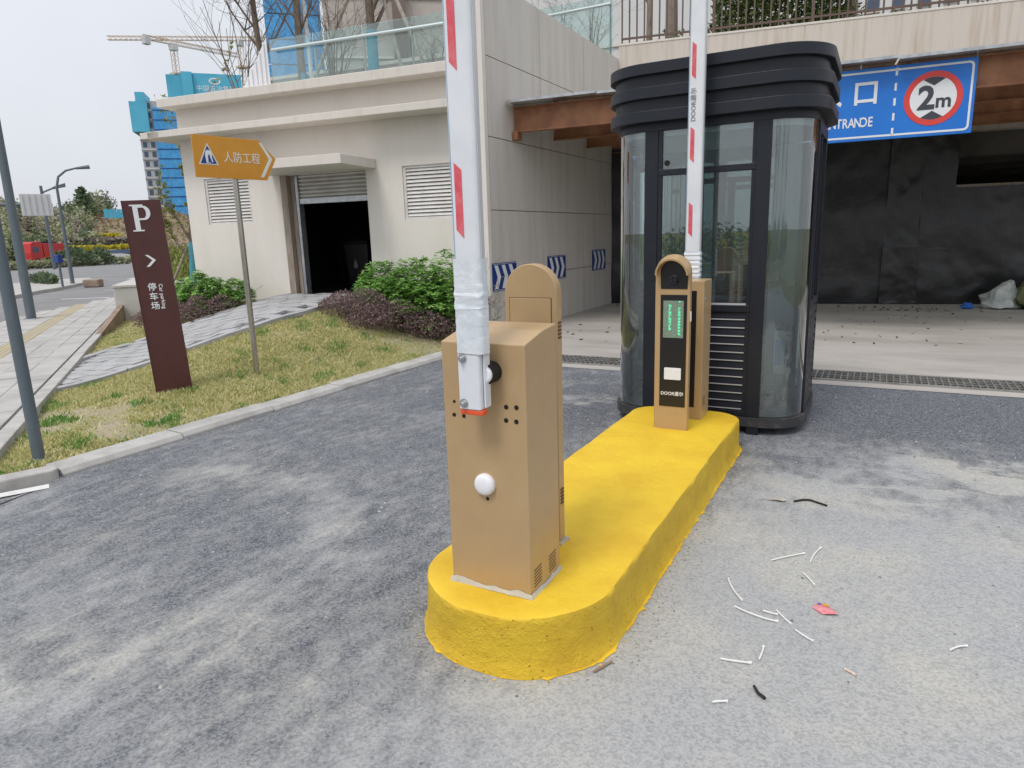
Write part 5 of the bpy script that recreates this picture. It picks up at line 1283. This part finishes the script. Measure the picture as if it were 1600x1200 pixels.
# truck
tk = thing('red_truck', 'red heavy lorry parked across the road behind the hedge', 'truck', pol(62.7, 98, 0), R(62.7 + 50))
ORG[tk.name] = (Vector((0, 0, 0)), 0); tk.scale = (.86, .86, .86)
prof = [(-2.1, .7), (-2.15, 1.7), (-1.95, 2.95), (-1.6, 3.15), (-.2, 3.2), (0, 2.9), (0, .7)]
MB().loft([[(x, y, z) for x, z in prof] for y in (-1.2, 1.2)]).build('cab', M['truck_red'], tk, bevel=.06)
for s in (-1, 1): MB().box(-1.75, -.75, s * 1.21 - .01, s * 1.21 + .01, 1.75, 2.5).build('side_window', M['tower_win'], tk)
MB().plate([(-1.05, 1.8), (1.05, 1.8), (1.05, 2.7), (-1.05, 2.7)], (-2.16, 0, 0), (0, -1, .0), (.16, 0, 1), .01).build('windscreen', M['tower_win'], tk)
MB().box(.15, 4.0, -1.2, 1.2, 1.0, 2.95).build('load_body', M['truck_red'], tk, bevel=.04); MB().box(.4, 3.0, -1.0, 1.0, 2.96, 3.2).build('load_cover', M['kiosk'], tk)
MB().box(-2.0, 4.0, -.9, .9, .6, .99).build('chassis', M['rubber'], tk)
for x in (-1.2, 2.2, 3.4):
    for s in (-1, 1): 
        wl = MB().lathe((x, s * 1.0, .5), (0, s, 0), [(0, .5), (.24, .5), (.25, .3)], 16).build('wheel', M['rubber'], tk); MB().lathe((x, s * 1.25, .5), (0, s, 0), [(0, .26), (.02, .24)], 12).build('rim', M['galv'], wl)
# parked cars
def car(label, loc, rz, mat):
    t = thing('parked_car', label, 'car', loc, rz, 'cars parked beyond the road'); ORG[t.name] = (Vector((0, 0, 0)), 0)
    lo = [(-2.2, .35), (-2.25, .75), (-1.9, .95), (-1.0, 1.02), (1.3, 1.02), (2.1, .9), (2.2, .6), (2.15, .35)]
    MB().loft([[(x, y, z) for x, z in lo] for y in (-.88, -.9, .9, .88)]).build('body', mat, t, bevel=.05)
    hi = [(-1.2, 1.0), (-.7, 1.42), (.7, 1.45), (1.5, 1.0)]
    gh = MB().loft([[(x, y * (1 - (z - 1) * .3), z) for x, z in hi] for y in (-.82, .82)]).build('cabin', M['tower_win'], t, bevel=.04)
    MB().box(-.68, .68, -.68, .68, 1.43, 1.475).build('roof', mat, gh, bevel=.03)
    for x in (-1.35, 1.35):
        for s in (-1, 1): MB().lathe((x, s * .72, .32), (0, s, 0), [(0, .32), (.2, .32), (.21, .2)], 14).build('wheel', M['rubber'], t)
    for s in (-1, 1): MB().box(-2.27, -2.2, s * .6 - .15, s * .6 + .15, .65, .78).build('headlight', M['white_plastic'], t)
car('white car with dark windows parked beyond the hedge, leftmost of three', pol(58.35, 96, .1), R(60), M['carwhite'])
car('dark car parked beyond the hedge between two lighter cars', pol(57.6, 97, .1), R(75), M['cardark'])
car('white car parked nearest the totem edge, rightmost of three', pol(56.9, 98, .1), R(70), M['carwhite'])

# hill
def hill_h(az, d):
    f = ss((d - 103) / 42); a = 6.8 + 1.0 * math.sin(az * 1.3) + 1.6 * math.exp(-((az - 57) / 2.5) ** 2)
    return f * a - .3
m = MB(); na, nd = 40, 16
for i in range(na + 1):
    for j in range(nd + 1):
        az = 38 + 34 * i / na; d = 101 + 90 * j / nd; z = hill_h(az, d) + .5 * mnoise.noise((az, d * .1, 0)); m.v.append(tuple(pol(az, d, z)))
for i in range(na):
    for j in range(nd): k = i * (nd + 1) + j; m.f.append((k, k + 1, k + nd + 2, k + nd + 1))
struct(m.build('hill', M['hill'], smooth=True, fix=False))
hedge_line('rape_flowers', 'bright yellow rape flower strip along the foot of the hill', 60.75, 55, 107, 107, 1.0, 3600, .45, 'leaf_yellow', 5, .95)
hedge_line('rape_flowers', 'thin upper band of yellow rape flowers on the hill', 60.6, 57.6, 119, 119, .6, 1700, .45, 'leaf_yellow', 6, 3.1)
hedge_line('hill_scrub', 'grey brown scrub between the yellow flower bands', 61, 55, 113, 114, 1.3, 3000, .55, 'leaf_bare', 7, 1.7)
sc_ = MB(); rng = random.Random(78)
for k in range(5200):
    az = rng.uniform(38, 60.5); d = rng.uniform(104, 150)
    leaf(sc_, pol(az, d, hill_h(az, d) + rng.random() * .7), rng, .7 * rng.uniform(.5, 1.2), .7, .3)
prop(sc_.build('slope_scrub', M['leaf_scrub'], fix=False), 'reddish brown dry scrub covering the bare slope under the cyan fence', 'scrub', kind='stuff')
rng = random.Random(77); wood = MB(); wood2 = MB(); wood3 = MB()
for k in range(150):
    az = rng.uniform(58.0, 68); d = rng.uniform(110, 150)
    if az < 59 and d < 128: continue
    h = rng.uniform(2.0, 4.2) * (1.05 if az < 62 else .85) ; b = pol(az, d, hill_h(az, d)); r = h * .42
    w_ = wood if rng.random() < .68 else (wood2 if rng.random() < .5 else wood3)
    for q in range(260):
        a = rng.uniform(0, 6.28); u = rng.random() ** .6; zz = rng.random()
        leaf(w_, b + Vector((math.cos(a) * r * u, math.sin(a) * r * u, h * (.15 + .85 * zz * (1 - u * u * .6)))), rng, .42 * rng.uniform(.6, 1.3), .75, .2)
for w_, nm, mt, lb in ((wood, 'hill_wood', 'leaf_far', 'hazy olive green wood covering the hill across the road'), (wood2, 'hill_wood_dark', 'leaf_fargreen', 'darker evergreen patches within the wood on the hill'), (wood3, 'hill_wood_bare', 'leaf_bare', 'bare brownish tree crowns within the wood on the hill')):
    prop(w_.build(nm, M[mt], fix=False), lb, 'wood', kind='stuff')
b = pol(59.45, 132, hill_h(59.45, 132)); t = thing('pointed_tree', 'dark pointed evergreen rising above the hill wood', 'tree', b); m = MB()
for q in range(900):
    zz = rng.random(); a = rng.uniform(0, 6.28); r = (1.9 * (1 - zz) + .25) * rng.random() ** .5 * (1 + .3 * math.sin(zz * 30)); leaf(m, b + Vector((math.cos(a) * r, math.sin(a) * r, 1.3 + zz * 3.9)), rng, .5, .6, .1)
m.build('crown', M['leaf_fargreen'], t, fix=False); MB().tube([b, b + Vector((0, 0, 4.5))], [.2, .06], 6).build('trunk', M['bark'], t)
# blue site fence on the hill
fc = thing('site_fence', 'bright cyan construction fence on top of the bare slope', 'fence', pol(57.5, 126, 6.6))
fu = (pol(56.4, 126) - pol(58.3, 126)); n_ = 7
for k in range(n_): MB().plate([(k / n_ + .004, 6.4), ((k + 1) / n_ - .004, 6.4), ((k + 1) / n_ - .004, 7.75), (k / n_ + .004, 7.75)], pol(58.3, 126), fu, V, .05).build('panel', M['cyan_sheet'], fc)

# ------------------------------------------------------------------ towers under construction, cranes
def tower(name, label, az, d, wd, dp, z0, z1, rot, wallm, rows, cols, net=None, crown=None):
    t = thing(name, label, 'building', pol(az, d, 0), rot); ORG[t.name] = (Vector((0, 0, 0)), 0)
    MB().box(0, wd, 0, dp, z0, z1).build('frame', M[wallm], t)
    fh = (z1 - z0) / rows; cw = wd / cols
    for i in range(rows):
        MB().box(-.15, wd + .15, -.25, -.001, z0 + i * fh - .15, z0 + i * fh + .12).build('floor_slab', M['far_white'] if i % 2 else M[wallm], t)
        for j in range(cols):
            if net and net[0] <= j < net[1]: continue
            MB().box(j * cw + cw * .25, j * cw + cw * .75, -.06, -.002, z0 + i * fh + fh * .25, z0 + i * fh + fh * .8).build('window', M['tower_win'], t)
    if net:
        MB().box(net[0] * cw, net[1] * cw, -.9, -.3, z0, z1 - 2).build('safety_net', M['blue_net'], t)
        for i in range(0, rows, 1): MB().box(net[0] * cw, net[1] * cw, -1.0, -.92, z0 + i * fh, z0 + i * fh + .25).build('net_band', M['deep_blue'], t)
    return t
tl = tower('unfinished_tower', 'pale unfinished tower block with blue safety netting at the left', 55.35, 255, 14, 12, 0, 47, R(45), 'tower_wall', 16, 6, (2, 6))
MB().box(-1.6, 3.4, -1.6, 10, 37.5, 46.5).build('cyan_screen', M['cyan_sheet'], tl); MB().box(.4, 3.0, -1.62, 8, 46.5, 49.3).build('cyan_screen', M['cyan_sheet'], tl)
bt = thing('screened_tower', 'tower top wrapped in cyan screens with white emblem above the store roof', 'building', pol(53.2, 330, 0), R(48)); ORG[bt.name] = (Vector((0, 0, 0)), 0)
MB().box(1, 26, 1, 20, 0, 60).build('core', M['tower_wall'], bt)
MB().box(0, 5.8, 0, 18, 50, 71.2).build('screen', M['cyan_sheet'], bt); MB().box(5.9, 10, -1.0, 18, 50, 72.4).build('screen', M['cyan_sheet'], bt); MB().box(10.1, 29, .2, 18, 50, 72.2).build('screen', M['cyan_sheet'], bt)
MB().ringplate(circ(18.5, 69.3, 2.3, 1.35), circ(18.5, 69.3, 1.7, .85), (0, .195, 0), U, V, .03).build('emblem', M['white_letter'], bt)
text('中国五冶集团', 2.6, (18.8, .19, 66.2), U, V, M['white_letter'], bt, t=.03)
def lattice(m, a, b, w_, n, r=.09):
    a, b = Vector(a), Vector(b); d = (b - a).normalized(); e1 = d.cross(Vector((0, 0, 1)))
    if e1.length < .1: e1 = Vector((1, 0, 0))
    e1.normalize(); e2 = d.cross(e1).normalized(); C = [(e1 * sx + e2 * sy) * w_ / 2 for sx, sy in ((1, 1), (-1, 1), (-1, -1), (1, -1))]
    for c in C: m.tube([a + c, b + c], r, 4)
    for k in range(n):
        p, q = a + (b - a) * (k / n), a + (b - a) * ((k + 1) / n)
        for i in range(4): m.tube([p + C[i], q + C[(i + 1) % 4]], r * .6, 3)
    return m
def crane(label, base, d_jib, zm, jib, tail, rise):
    t = thing('tower_crane', label, 'crane', base, 0, 'tower cranes'); B = Vector(base); j = Vector(d_jib).normalized()
    lattice(MB(), B + Vector((0, 0, 40)), B + Vector((0, 0, zm)), 1.9, 22, .16).build('mast', M['crane'], t)
    h = B + Vector((0, 0, zm))
    lattice(MB(), h, h + j * jib + Vector((0, 0, rise)), 1.5, 26, .15).build('jib', M['crane'], t)
    lattice(MB(), h, h - j * tail, 1.5, 8, .15).build('counter_jib', M['crane'], t)
    c = h - j * tail * .9; MB().box(c.x - 1.2, c.x + 1.2, c.y - 1.2, c.y + 1.2, c.z - 2.6, c.z + .4).build('counterweight', M['kiosk_trim'], t)
    MB().box(h.x - 1.3, h.x + 1.3, h.y - 1.3, h.y + 1.3, h.z - 3.0, h.z - .6).build('cab', M['far_white'], t)
    MB().box(h.x - 2.0, h.x + 2.0, h.y - 2.0, h.y + 2.0, h.z - 12.6, h.z - 11.8).build('climbing_frame', M['crane'], t)
b1 = pol(52.45, 332); dj = pol(48.2, 346) - b1
crane('nearer tower crane with counterweight left of its mast above the cyan wrapped tower', b1, dj, 84, dj.length, 12, 0)
b2 = pol(48.0, 360); dj = pol(56.5, 376) - b2; crane('second tower crane with long level boom reaching left over the sky', b2, dj, 94.5, dj.length, 14, 0)
# big blue netted block and beige flats behind the roof garden
bb = thing('netted_block', 'blue netted building shell behind the roof trees', 'building', pol(46.1, 118, 0), R(44)); ORG[bb.name] = (Vector((0, 0, 0)), 0)
MB().box(.3, 7.8, .3, 10, 0, 60).build('core', M['tower_wall'], bb)
for i in range(14): MB().box(0, 8.1, 0, .25, i * 3.6, i * 3.6 + 3.4).build('net_panel', M['blue_net'], bb)
for i in range(14): MB().box(8.11, 8.3, 0, 10, i * 3.6, i * 3.6 + 3.4).build('net_panel', M['blue_net'], bb)
fb = thing('beige_flats', 'plain beige apartment wall with brown column behind the roof glass', 'building', pol(41.9, 46, 0), R(38)); ORG[fb.name] = (Vector((0, 0, 0)), 0)
MB().box(0, 13, 0, 12, 0, 24).build('wall', M['far_beige'], fb)
MB().box(4.15, 4.95, -.5, -.001, 0, 24).build('column', M['far_brown'], fb)
for z in (9.2, 12.6, 16): MB().box(0, 4.1, -.08, -.001, z, z + .12).build('floor_band', M['trim'], fb); MB().box(5, 13, -.08, -.001, z, z + .12).build('floor_band', M['trim'], fb)
wf = thing('white_flats', 'white apartment block with grey windows behind the brown railing', 'building', pol(7.0, 120, 0), R(3)); ORG[wf.name] = (Vector((0, 0, 0)), 0)
MB().box(0, 26, 0, 14, 0, 60).build('wall', M['far_white'], wf)
for i in range(8, 18):
    for j in range(8):
        w_ = MB().box(j * 3.2 + .7, j * 3.2 + 2.3, -.1, -.002, i * 3.1 + .8, i * 3.1 + 2.5).build('window', M['tower_win'], wf)
        MB().box(j * 3.2 + .6, j * 3.2 + 2.4, -.3, -.002, i * 3.1 + .6, i * 3.1 + .79).build('sill', M['far_beige'], wf)
cp = thing('cream_flats', 'cream building wall behind the far glass balustrade', 'building', (-10, 34, 0), R(8)); ORG[cp.name] = (Vector((0, 0, 0)), 0)
MB().box(-9, 7, 0, 8, 0, 18).build('wall', M['far_white'], cp)
for i in range(4): MB().box(-9, 7, -.08, -.001, 4 + i * 3.2, 4.15 + i * 3.2).build('floor_band', M['trim'], cp)

# planting behind the railing
struct(MB().prism([tuple(pw(0, .36)[:2]), tuple(pw(14, .36)[:2]), tuple(pw(14, 10)[:2]), tuple(pw(-10, 10)[:2]), (-16, 16), (-5.9, 16)], 5.2, 5.4).build('roof_deck', M['concrete']))
hl = thing('railing_hedge', 'dense green hedge behind the brown railing over the entrance', 'hedge', pw(3.6, .9, 5.4)); m = MB(); rng = random.Random(90)
for k in range(9000):
    s = rng.uniform(2.0, 4.9); o = rng.uniform(.35, 1.4); z = 5.45 + (rng.random() ** .8) * 2.0
    leaf(m, pw(s, o, z), rng, .13 * rng.uniform(.6, 1.3), .45, .2)
for k in range(1500):
    s = rng.uniform(.9, 9.5); o = rng.uniform(.3, .7); z = 5.55 + rng.random() * .45 * (1 if s < 5 else .55 + .45 * mnoise.noise((s * 2, 0, 0)))
    leaf(m, pw(s, o, z), rng, .09 * rng.uniform(.6, 1.3), .5, .3)
m.build('foliage', M['leaf_hedge'], hl, fix=False)
m = MB()
for k in range(14): s = 2.1 + k * .2; m.tube([pw(s, .9, 5.4), pw(s + rng.uniform(-.1, .1), .9, 7.0)], .02, 5)
m.build('stems', M['bark'], hl)
bare_tree('deck_tree', 'thick pale trunked tree behind the railing left end', pw(1.05, 1.1, 5.4), 6, .16, random.Random(31), 4, mat='bark_pale', first=.5)
bare_tree('deck_tree', 'twin slim pale trunk tree behind the railing near the glass', pw(.55, .9, 5.4), 6, .07, random.Random(33), 4, mat='bark_pale', first=.4)
bare_tree('deck_tree', 'pale trunked tree in front of the green hedge behind the railing', pw(4.75, .6, 5.4), 6, .13, random.Random(35), 3, mat='bark_pale', first=.6)
shrub_stems('bare_shrub', 'leafless thin shrub behind the far glass balustrade', (-6.6, 16.6, 5.4), 1.9, 7, random.Random(36), 'bark_pale')
shrub_stems('bare_shrub', 'leafless spreading shrub left of the far glass balustrade post', (-7.6, 16.8, 5.4), 1.7, 7, random.Random(37), 'bark_pale')

# across the road behind the viewer (seen only mirrored in the booth glass)
rng = random.Random(55); m = MB(); m2 = MB()
for k in range(30):
    b = Vector((-14 + k * 1.5 + rng.uniform(-.6, .6), -19 + rng.uniform(-3, 2), 0)); h = rng.uniform(1.4, 2.4)
    for q in range(300):
        a = rng.uniform(0, 6.28); u = rng.random() ** .6; leaf(m, b + Vector((math.cos(a) * u * 1.6, math.sin(a) * u * 1.6, .2 + (h - .2) * rng.random() * (1 - u * u * .5))), rng, .26, .6, .2)
    for q in range(60): leaf(m2, b + Vector((rng.uniform(-1, 1), 3 + rng.uniform(-.5, .5), rng.uniform(.2, 1.5))), rng, .2, .6, .2)
q_ = MB()
for k in range(7):
    b = Vector((-13 + k * 4.6 + rng.uniform(-1, 1), -16.5 + rng.uniform(-2, 2), 0)); h = rng.uniform(6, 8.5)
    for j in range(5):
        a = rng.uniform(0, 6.28); limb(q_, b + Vector((0, 0, h * (.25 + .1 * j))), Vector((math.cos(a) * .7, math.sin(a) * .7, 1)), h * .4, .06, 4, rng, .5)
    q_.tube([b, b + Vector((0, 0, h * .7))], [.12, .06], 8)
prop(q_.build('roadside_bare_trees', M['bark'], fix=False), 'row of bare roadside trees mirrored in the guard booth glass', 'wood', kind='stuff')
prop(m.build('roadside_wood', M['leaf_fargreen'], fix=False), 'dark roadside trees mirrored in the guard booth glass', 'wood', kind='stuff')
prop(m2.build('roadside_flowers', M['leaf_yellow'], fix=False), 'yellow flowers mirrored in the guard booth glass', 'plants', kind='stuff')

# ------------------------------------------------------------------ drain, litter
dr = thing('drain_grate', 'long steel drain grating across the garage entrance floor', 'drain', (1, 8.06, 0))
Bx(-5.45, 8, 7.84, 8.28, .005, .008).build('channel', M['drain_dark'], dr)
MB().box(-5.45, 8, 7.80, 7.845, .005, .020).box(-5.45, 8, 8.275, 8.32, .005, .020).build('frame', M['grate'], dr)
m = MB()
for k in range(3): m.box(-5.45, 8, 7.945 + k * .11, 7.958 + k * .11, .009, .022)
x = -5.43
while x < 8: m.box(x, x + .012, 7.846, 8.274, .010, .0245); x += .062
prop(m.build('grating_bars', M['grate'], dr), kind='stuff')
ties = [[(-.363, 3.295), (-.30, 3.365), (-.225, 3.441)], [(-.191, 3.352), (-.186, 3.45), (-.156, 3.543)], [(-.211, 3.223), (-.18, 3.17), (-.153, 3.124)], [(-.517, 3.027), (-.49, 2.93), (-.423, 2.85)], [(-.447, 2.787), (-.33, 2.726), (-.262, 2.742)],
        [(-.331, 2.802), (-.30, 2.79), (-.271, 2.797)], [(-.281, 2.831), (-.25, 2.78), (-.212, 2.744)], [(-.192, 2.708), (-.16, 2.67), (-.12, 2.653)], [(-.424, 2.384), (-.37, 2.384), (-.315, 2.406)], [(-.293, 2.442), (-.287, 2.49), (-.290, 2.535)], [(.346, 2.809), (.372, 2.85), (.407, 2.87)], [(-.399, 2.122), (-.375, 2.135), (-.354, 2.148)]]
tl_ = ['longest straight one, nearest the booth', 'faint curved one beside the longest straight one', 'short one with blob end left of red wrapper', 'wavy one nearest the island kerb', 'long bent one at the middle of the group', 'thin short one touching another in the middle', 'straight one crossing the thin short one', 'gently bowed one right of the middle group', 'near one lying flat below the group', 'short upright one above the near flat one', 'bowed one alone at the far right', 'tiny straight one nearest the viewer']
for pts, lb in zip(ties, tl_):
    P = [Vector((x, y, .006)) for x, y in pts]; P[1].z = .010; Q = []
    for k in range(9):
        f = k / 8; Q.append(P[0] * (1 - f) ** 2 + P[1] * 2 * f * (1 - f) * 1.0 + P[2] * f * f)
    prop(MB().tube(Q, [.0035 + .0015 * ((k == 8) * 2) for k in range(9)], 5).build('cable_tie', M['tie'], smooth=True), 'white cable tie offcut on the asphalt: ' + lb, 'offcut', 'cable tie offcuts on the asphalt')
for pts, r, mt, lb, nm in [([(-.345, 4.129), (-.30, 4.175), (-.265, 4.186), (-.167, 4.133)], .006, 'rubber', 'curved black rubber strip near the booth', 'rubber_strip'), ([(-.284, 2.268), (-.265, 2.235), (-.24, 2.217)], .006, 'rubber', 'short black rubber piece near the viewer', 'rubber_strip'), ([(-.828, 2.10), (-.81, 2.14), (-.79, 2.19)], .005, 'stone', 'brown twig against the yellow island foot', 'twig')]:
    prop(MB().tube([(x, y, .008) for x, y in pts], r, 6).build(nm, M[mt], smooth=True), lb, 'litter')
dl = MB(); rng = random.Random(14)
q = thing('dry_leaf', 'curled brown dry leaf beside the curved rubber strip', 'leaf', (-.44, 4.11, 0))
pts = [(-.50, 4.10), (-.46, 4.118), (-.43, 4.13), (-.40, 4.14), (-.385, 4.125), (-.40, 4.10), (-.44, 4.095)]
MB().add([(x, y, .006 + .012 * rng.random()) for x, y in pts] + [(-.43, 4.113, .016)], [(i, (i + 1) % 7, 7) for i in range(7)]).build('blade', M['strut'], q, fix=False)
MB().tube([(-.50, 4.10, .008), (-.53, 4.09, .006)], .002, 4).build('stalk', M['strut'], q)
wp = thing('candy_wrapper', 'small crumpled red and pink candy wrapper on the asphalt', 'wrapper', (-.09, 2.92, 0))
c = [(-.149, 2.921), (-.125, 2.958), (-.085, 2.962), (-.043, 2.893), (-.105, 2.880)]
MB().add([(x, y, .004 + .01 * (i % 2)) for i, (x, y) in enumerate(c)] + [(-.10, 2.925, .018)], [(i, (i + 1) % 5, 5) for i in range(5)]).build('foil', pm('wrapper_red', (.62, .30, .33), .35, alt=(.66, .14, .14), vscale=60), wp, fix=False)
MB().plate([(0, 0), (.022, 0), (.022, .018), (0, .018)], (-.107, 2.925, .0195), (1, 0, 0), (0, 1, .0), .0015).build('yellow_print', M['amber'], wp)
MB().plate([(0, 0), (.012, 0), (.012, .010), (0, .010)], (-.127, 2.936, .0165), (1, 0, 0), (0, 1, .0), .0015).build('blue_print', M['cap_blue'], wp)
prop(MB().tube([(-.003, 2.517, .005), (.018, 2.505, .005), (.034, 2.493, .005)], .0045, 7).build('cigarette_butt', pm('butt', (.62, .40, .26), .8, alt=(.75, .72, .68), vscale=60), smooth=True), 'flattened cigarette butt on the asphalt', 'cigarette butt')
m = MB(); k = 0
pts = [Vector((-4.62, -6)), Vector((-4.63, .5)), Vector((-4.75, 1.4)), Vector((-5.03, 2.44))]
Q = []
for a, b in zip(pts, pts[1:]):
    n_ = max(2, int((b - a).length / .05)); Q += [a + (b - a) * (i / n_) for i in range(n_)]
V_ = []
for i, p in enumerate(Q):
    w_ = .008 + .007 * mnoise.noise((p.x * 9, p.y * 9, 3)); x = p.x + .02 * mnoise.noise((p.x * 4, p.y * 4, 0)); V_ += [(x - w_, p.y, .003), (x + w_, p.y, .003)]
m.v = V_; m.f = [(2 * i, 2 * i + 1, 2 * i + 3, 2 * i + 2) for i in range(len(Q) - 1)]
struct(m.build('asphalt_seam', M['drain_dark'], fix=False))
# scattered grit and chips
rng = random.Random(99); m = MB()
for k in range(900):
    x, y = rng.uniform(-4.6, 4), rng.uniform(1.2, 7.4)
    if -1.75 < x < -.7 and 1.7 < y < 5.4: continue
    if -2.1 < x < -.4 and y > 5.3: continue
    s = rng.uniform(.003, .011) * (1.3 if rng.random() < .1 else 1); a = rng.uniform(0, 3.14); c_, s_ = math.cos(a) * s, math.sin(a) * s
    m.add([(x + c_, y + s_, .001), (x - s_, y + c_, .001), (x - c_ * .8, y - s_ * .8, .001), (x + s_, y - c_, .001), (x, y, .001 + s * .8)], [(0, 1, 4), (1, 2, 4), (2, 3, 4), (3, 0, 4)])
for k in range(1500):
    if k < 700: x, y = -5.10 + abs(rng.gauss(0, .07)), rng.uniform(2.5, 7.5)
    else:
        x, y = rng.choice(O0); my = min(max(y, 2.325), 5.02); d2 = Vector((x - cx_, y - my)).normalized(); e_ = .045 + abs(rng.gauss(0, .06)); x += d2.x * e_; y += d2.y * e_
    s = rng.uniform(.002, .007); a = rng.uniform(0, 3.14); c_, s_ = math.cos(a) * s, math.sin(a) * s
    m.add([(x + c_, y + s_, .001), (x - s_, y + c_, .001), (x - c_ * .8, y - s_ * .8, .001), (x + s_, y - c_, .001), (x, y, .001 + s * .8)], [(0, 1, 4), (1, 2, 4), (2, 3, 4), (3, 0, 4)])
prop(m.build('grit', leafmat('grit', [(.10, .10, .10), (.35, .34, .32), (.55, .53, .50), (.22, .19, .15)], .9, 0), fix=False), 'fine stone chips scattered over the asphalt', 'grit', kind='stuff')
m = MB(); rng = random.Random(98)
for k in range(420):
    x = rng.uniform(-5.2, 6); y = 8.4 + 7.3 * rng.random() ** .55
    if k < 90: x = rng.uniform(-.6, 1.2); y = rng.uniform(14.6, 15.5)
    leaf(m, Vector((x, y, .010)), rng, rng.uniform(.03, .10), .5, -.25)
m.v = [(x, y, min(max(z, .007), .03)) for x, y, z in m.v]
prop(m.build('leaf_litter', M['litter_leaf'], fix=False), 'small dead leaves strewn over the concrete garage floor', 'leaf litter', kind='stuff')
# bag, sack, cap by the sheeting
def blob(name, label, cat, c, r, mat, seed, n=16, amp=.35, pull=None):
    m = MB(); rings = []
    for j in range(1, 11):
        ph = math.pi * j / 11; ring = []
        for i in range(n):
            a = 6.2832 * i / n; d = Vector((math.sin(ph) * math.cos(a), math.sin(ph) * math.sin(a), -math.cos(ph)))
            k = 1 + amp * mnoise.noise(d * 1.6 + Vector((seed, 0, 0))) + amp * .5 * mnoise.noise(d * 4 + Vector((0, seed, 0)))
            p = Vector((d.x * r[0] * k, d.y * r[1] * k, (d.z * k + .75) * r[2]))
            if pull: p += Vector(pull) * max(0, d.z) ** 3
            ring.append((c[0] + p.x, c[1] + p.y, max(.006, c[2] + p.z)))
        rings.append(ring)
    return prop(m.loft(rings).build(name, M[mat], smooth=True), label, cat)
blob('plastic_bag', 'crumpled whitish plastic bag on the floor before the black sheeting', 'bag', (2.02, 15.6, 0), (.33, .25, .17), 'bag', 3, 20, .5, (.12, 0, .22))
blob('woven_sack', 'full olive green woven sack slumped at the right edge', 'sack', (2.72, 15.6, 0), (.48, .4, .36), 'sack', 8, 22, .25)
blob('blue_cap', 'small bright blue plastic scrap on the garage floor', 'litter', (1.53, 15.4, 0), (.10, .08, .07), 'cap_blue', 5, 12, .4)
# bins in the dark store room
for k, (s, o, lb) in enumerate([(-3.30, 1.5, 'nearest the left jamb with drop mark'), (-2.92, 1.8, 'second from the left jamb'), (-2.50, 2.1, 'third from the left jamb'), (-2.10, 2.4, 'deepest inside')]):
    c = fw(s, o, .66); t = thing('wheelie_bin', 'black wheelie bin in the dark store room, ' + lb, 'bin', c, FA, 'bins in the store room'); ORG[t.name] = (Vector((0, 0, 0)), 0)
    MB().loft([[(-.22, -.22, .06), (.22, -.22, .06), (.22, .22, .06), (-.22, .22, .06)], [(-.27, -.28, .9), (.27, -.28, .9), (.27, .28, .9), (-.27, .28, .9)]]).build('body', M['bin'], t, bevel=.02)
    MB().loft([[(-.29, -.30, .905), (.29, -.30, .905), (.29, .32, .905), (-.29, .32, .905)], [(-.26, -.26, .97), (.26, -.26, .97), (.26, .28, .99), (-.26, .28, .99)]]).build('lid', M['bin'], t, bevel=.015)
    MB().plate([(-.05, .44)] + [(.05 * math.cos(R(a)), .47 + .05 * math.sin(R(a))) for a in range(200, 341, 20)] + [(.05, .47), (0, .60), (-.05, .47)], (0, -.262, .02), U, (0, -.07, 1), .002).build('drop_mark', M['bin_mark'], t)
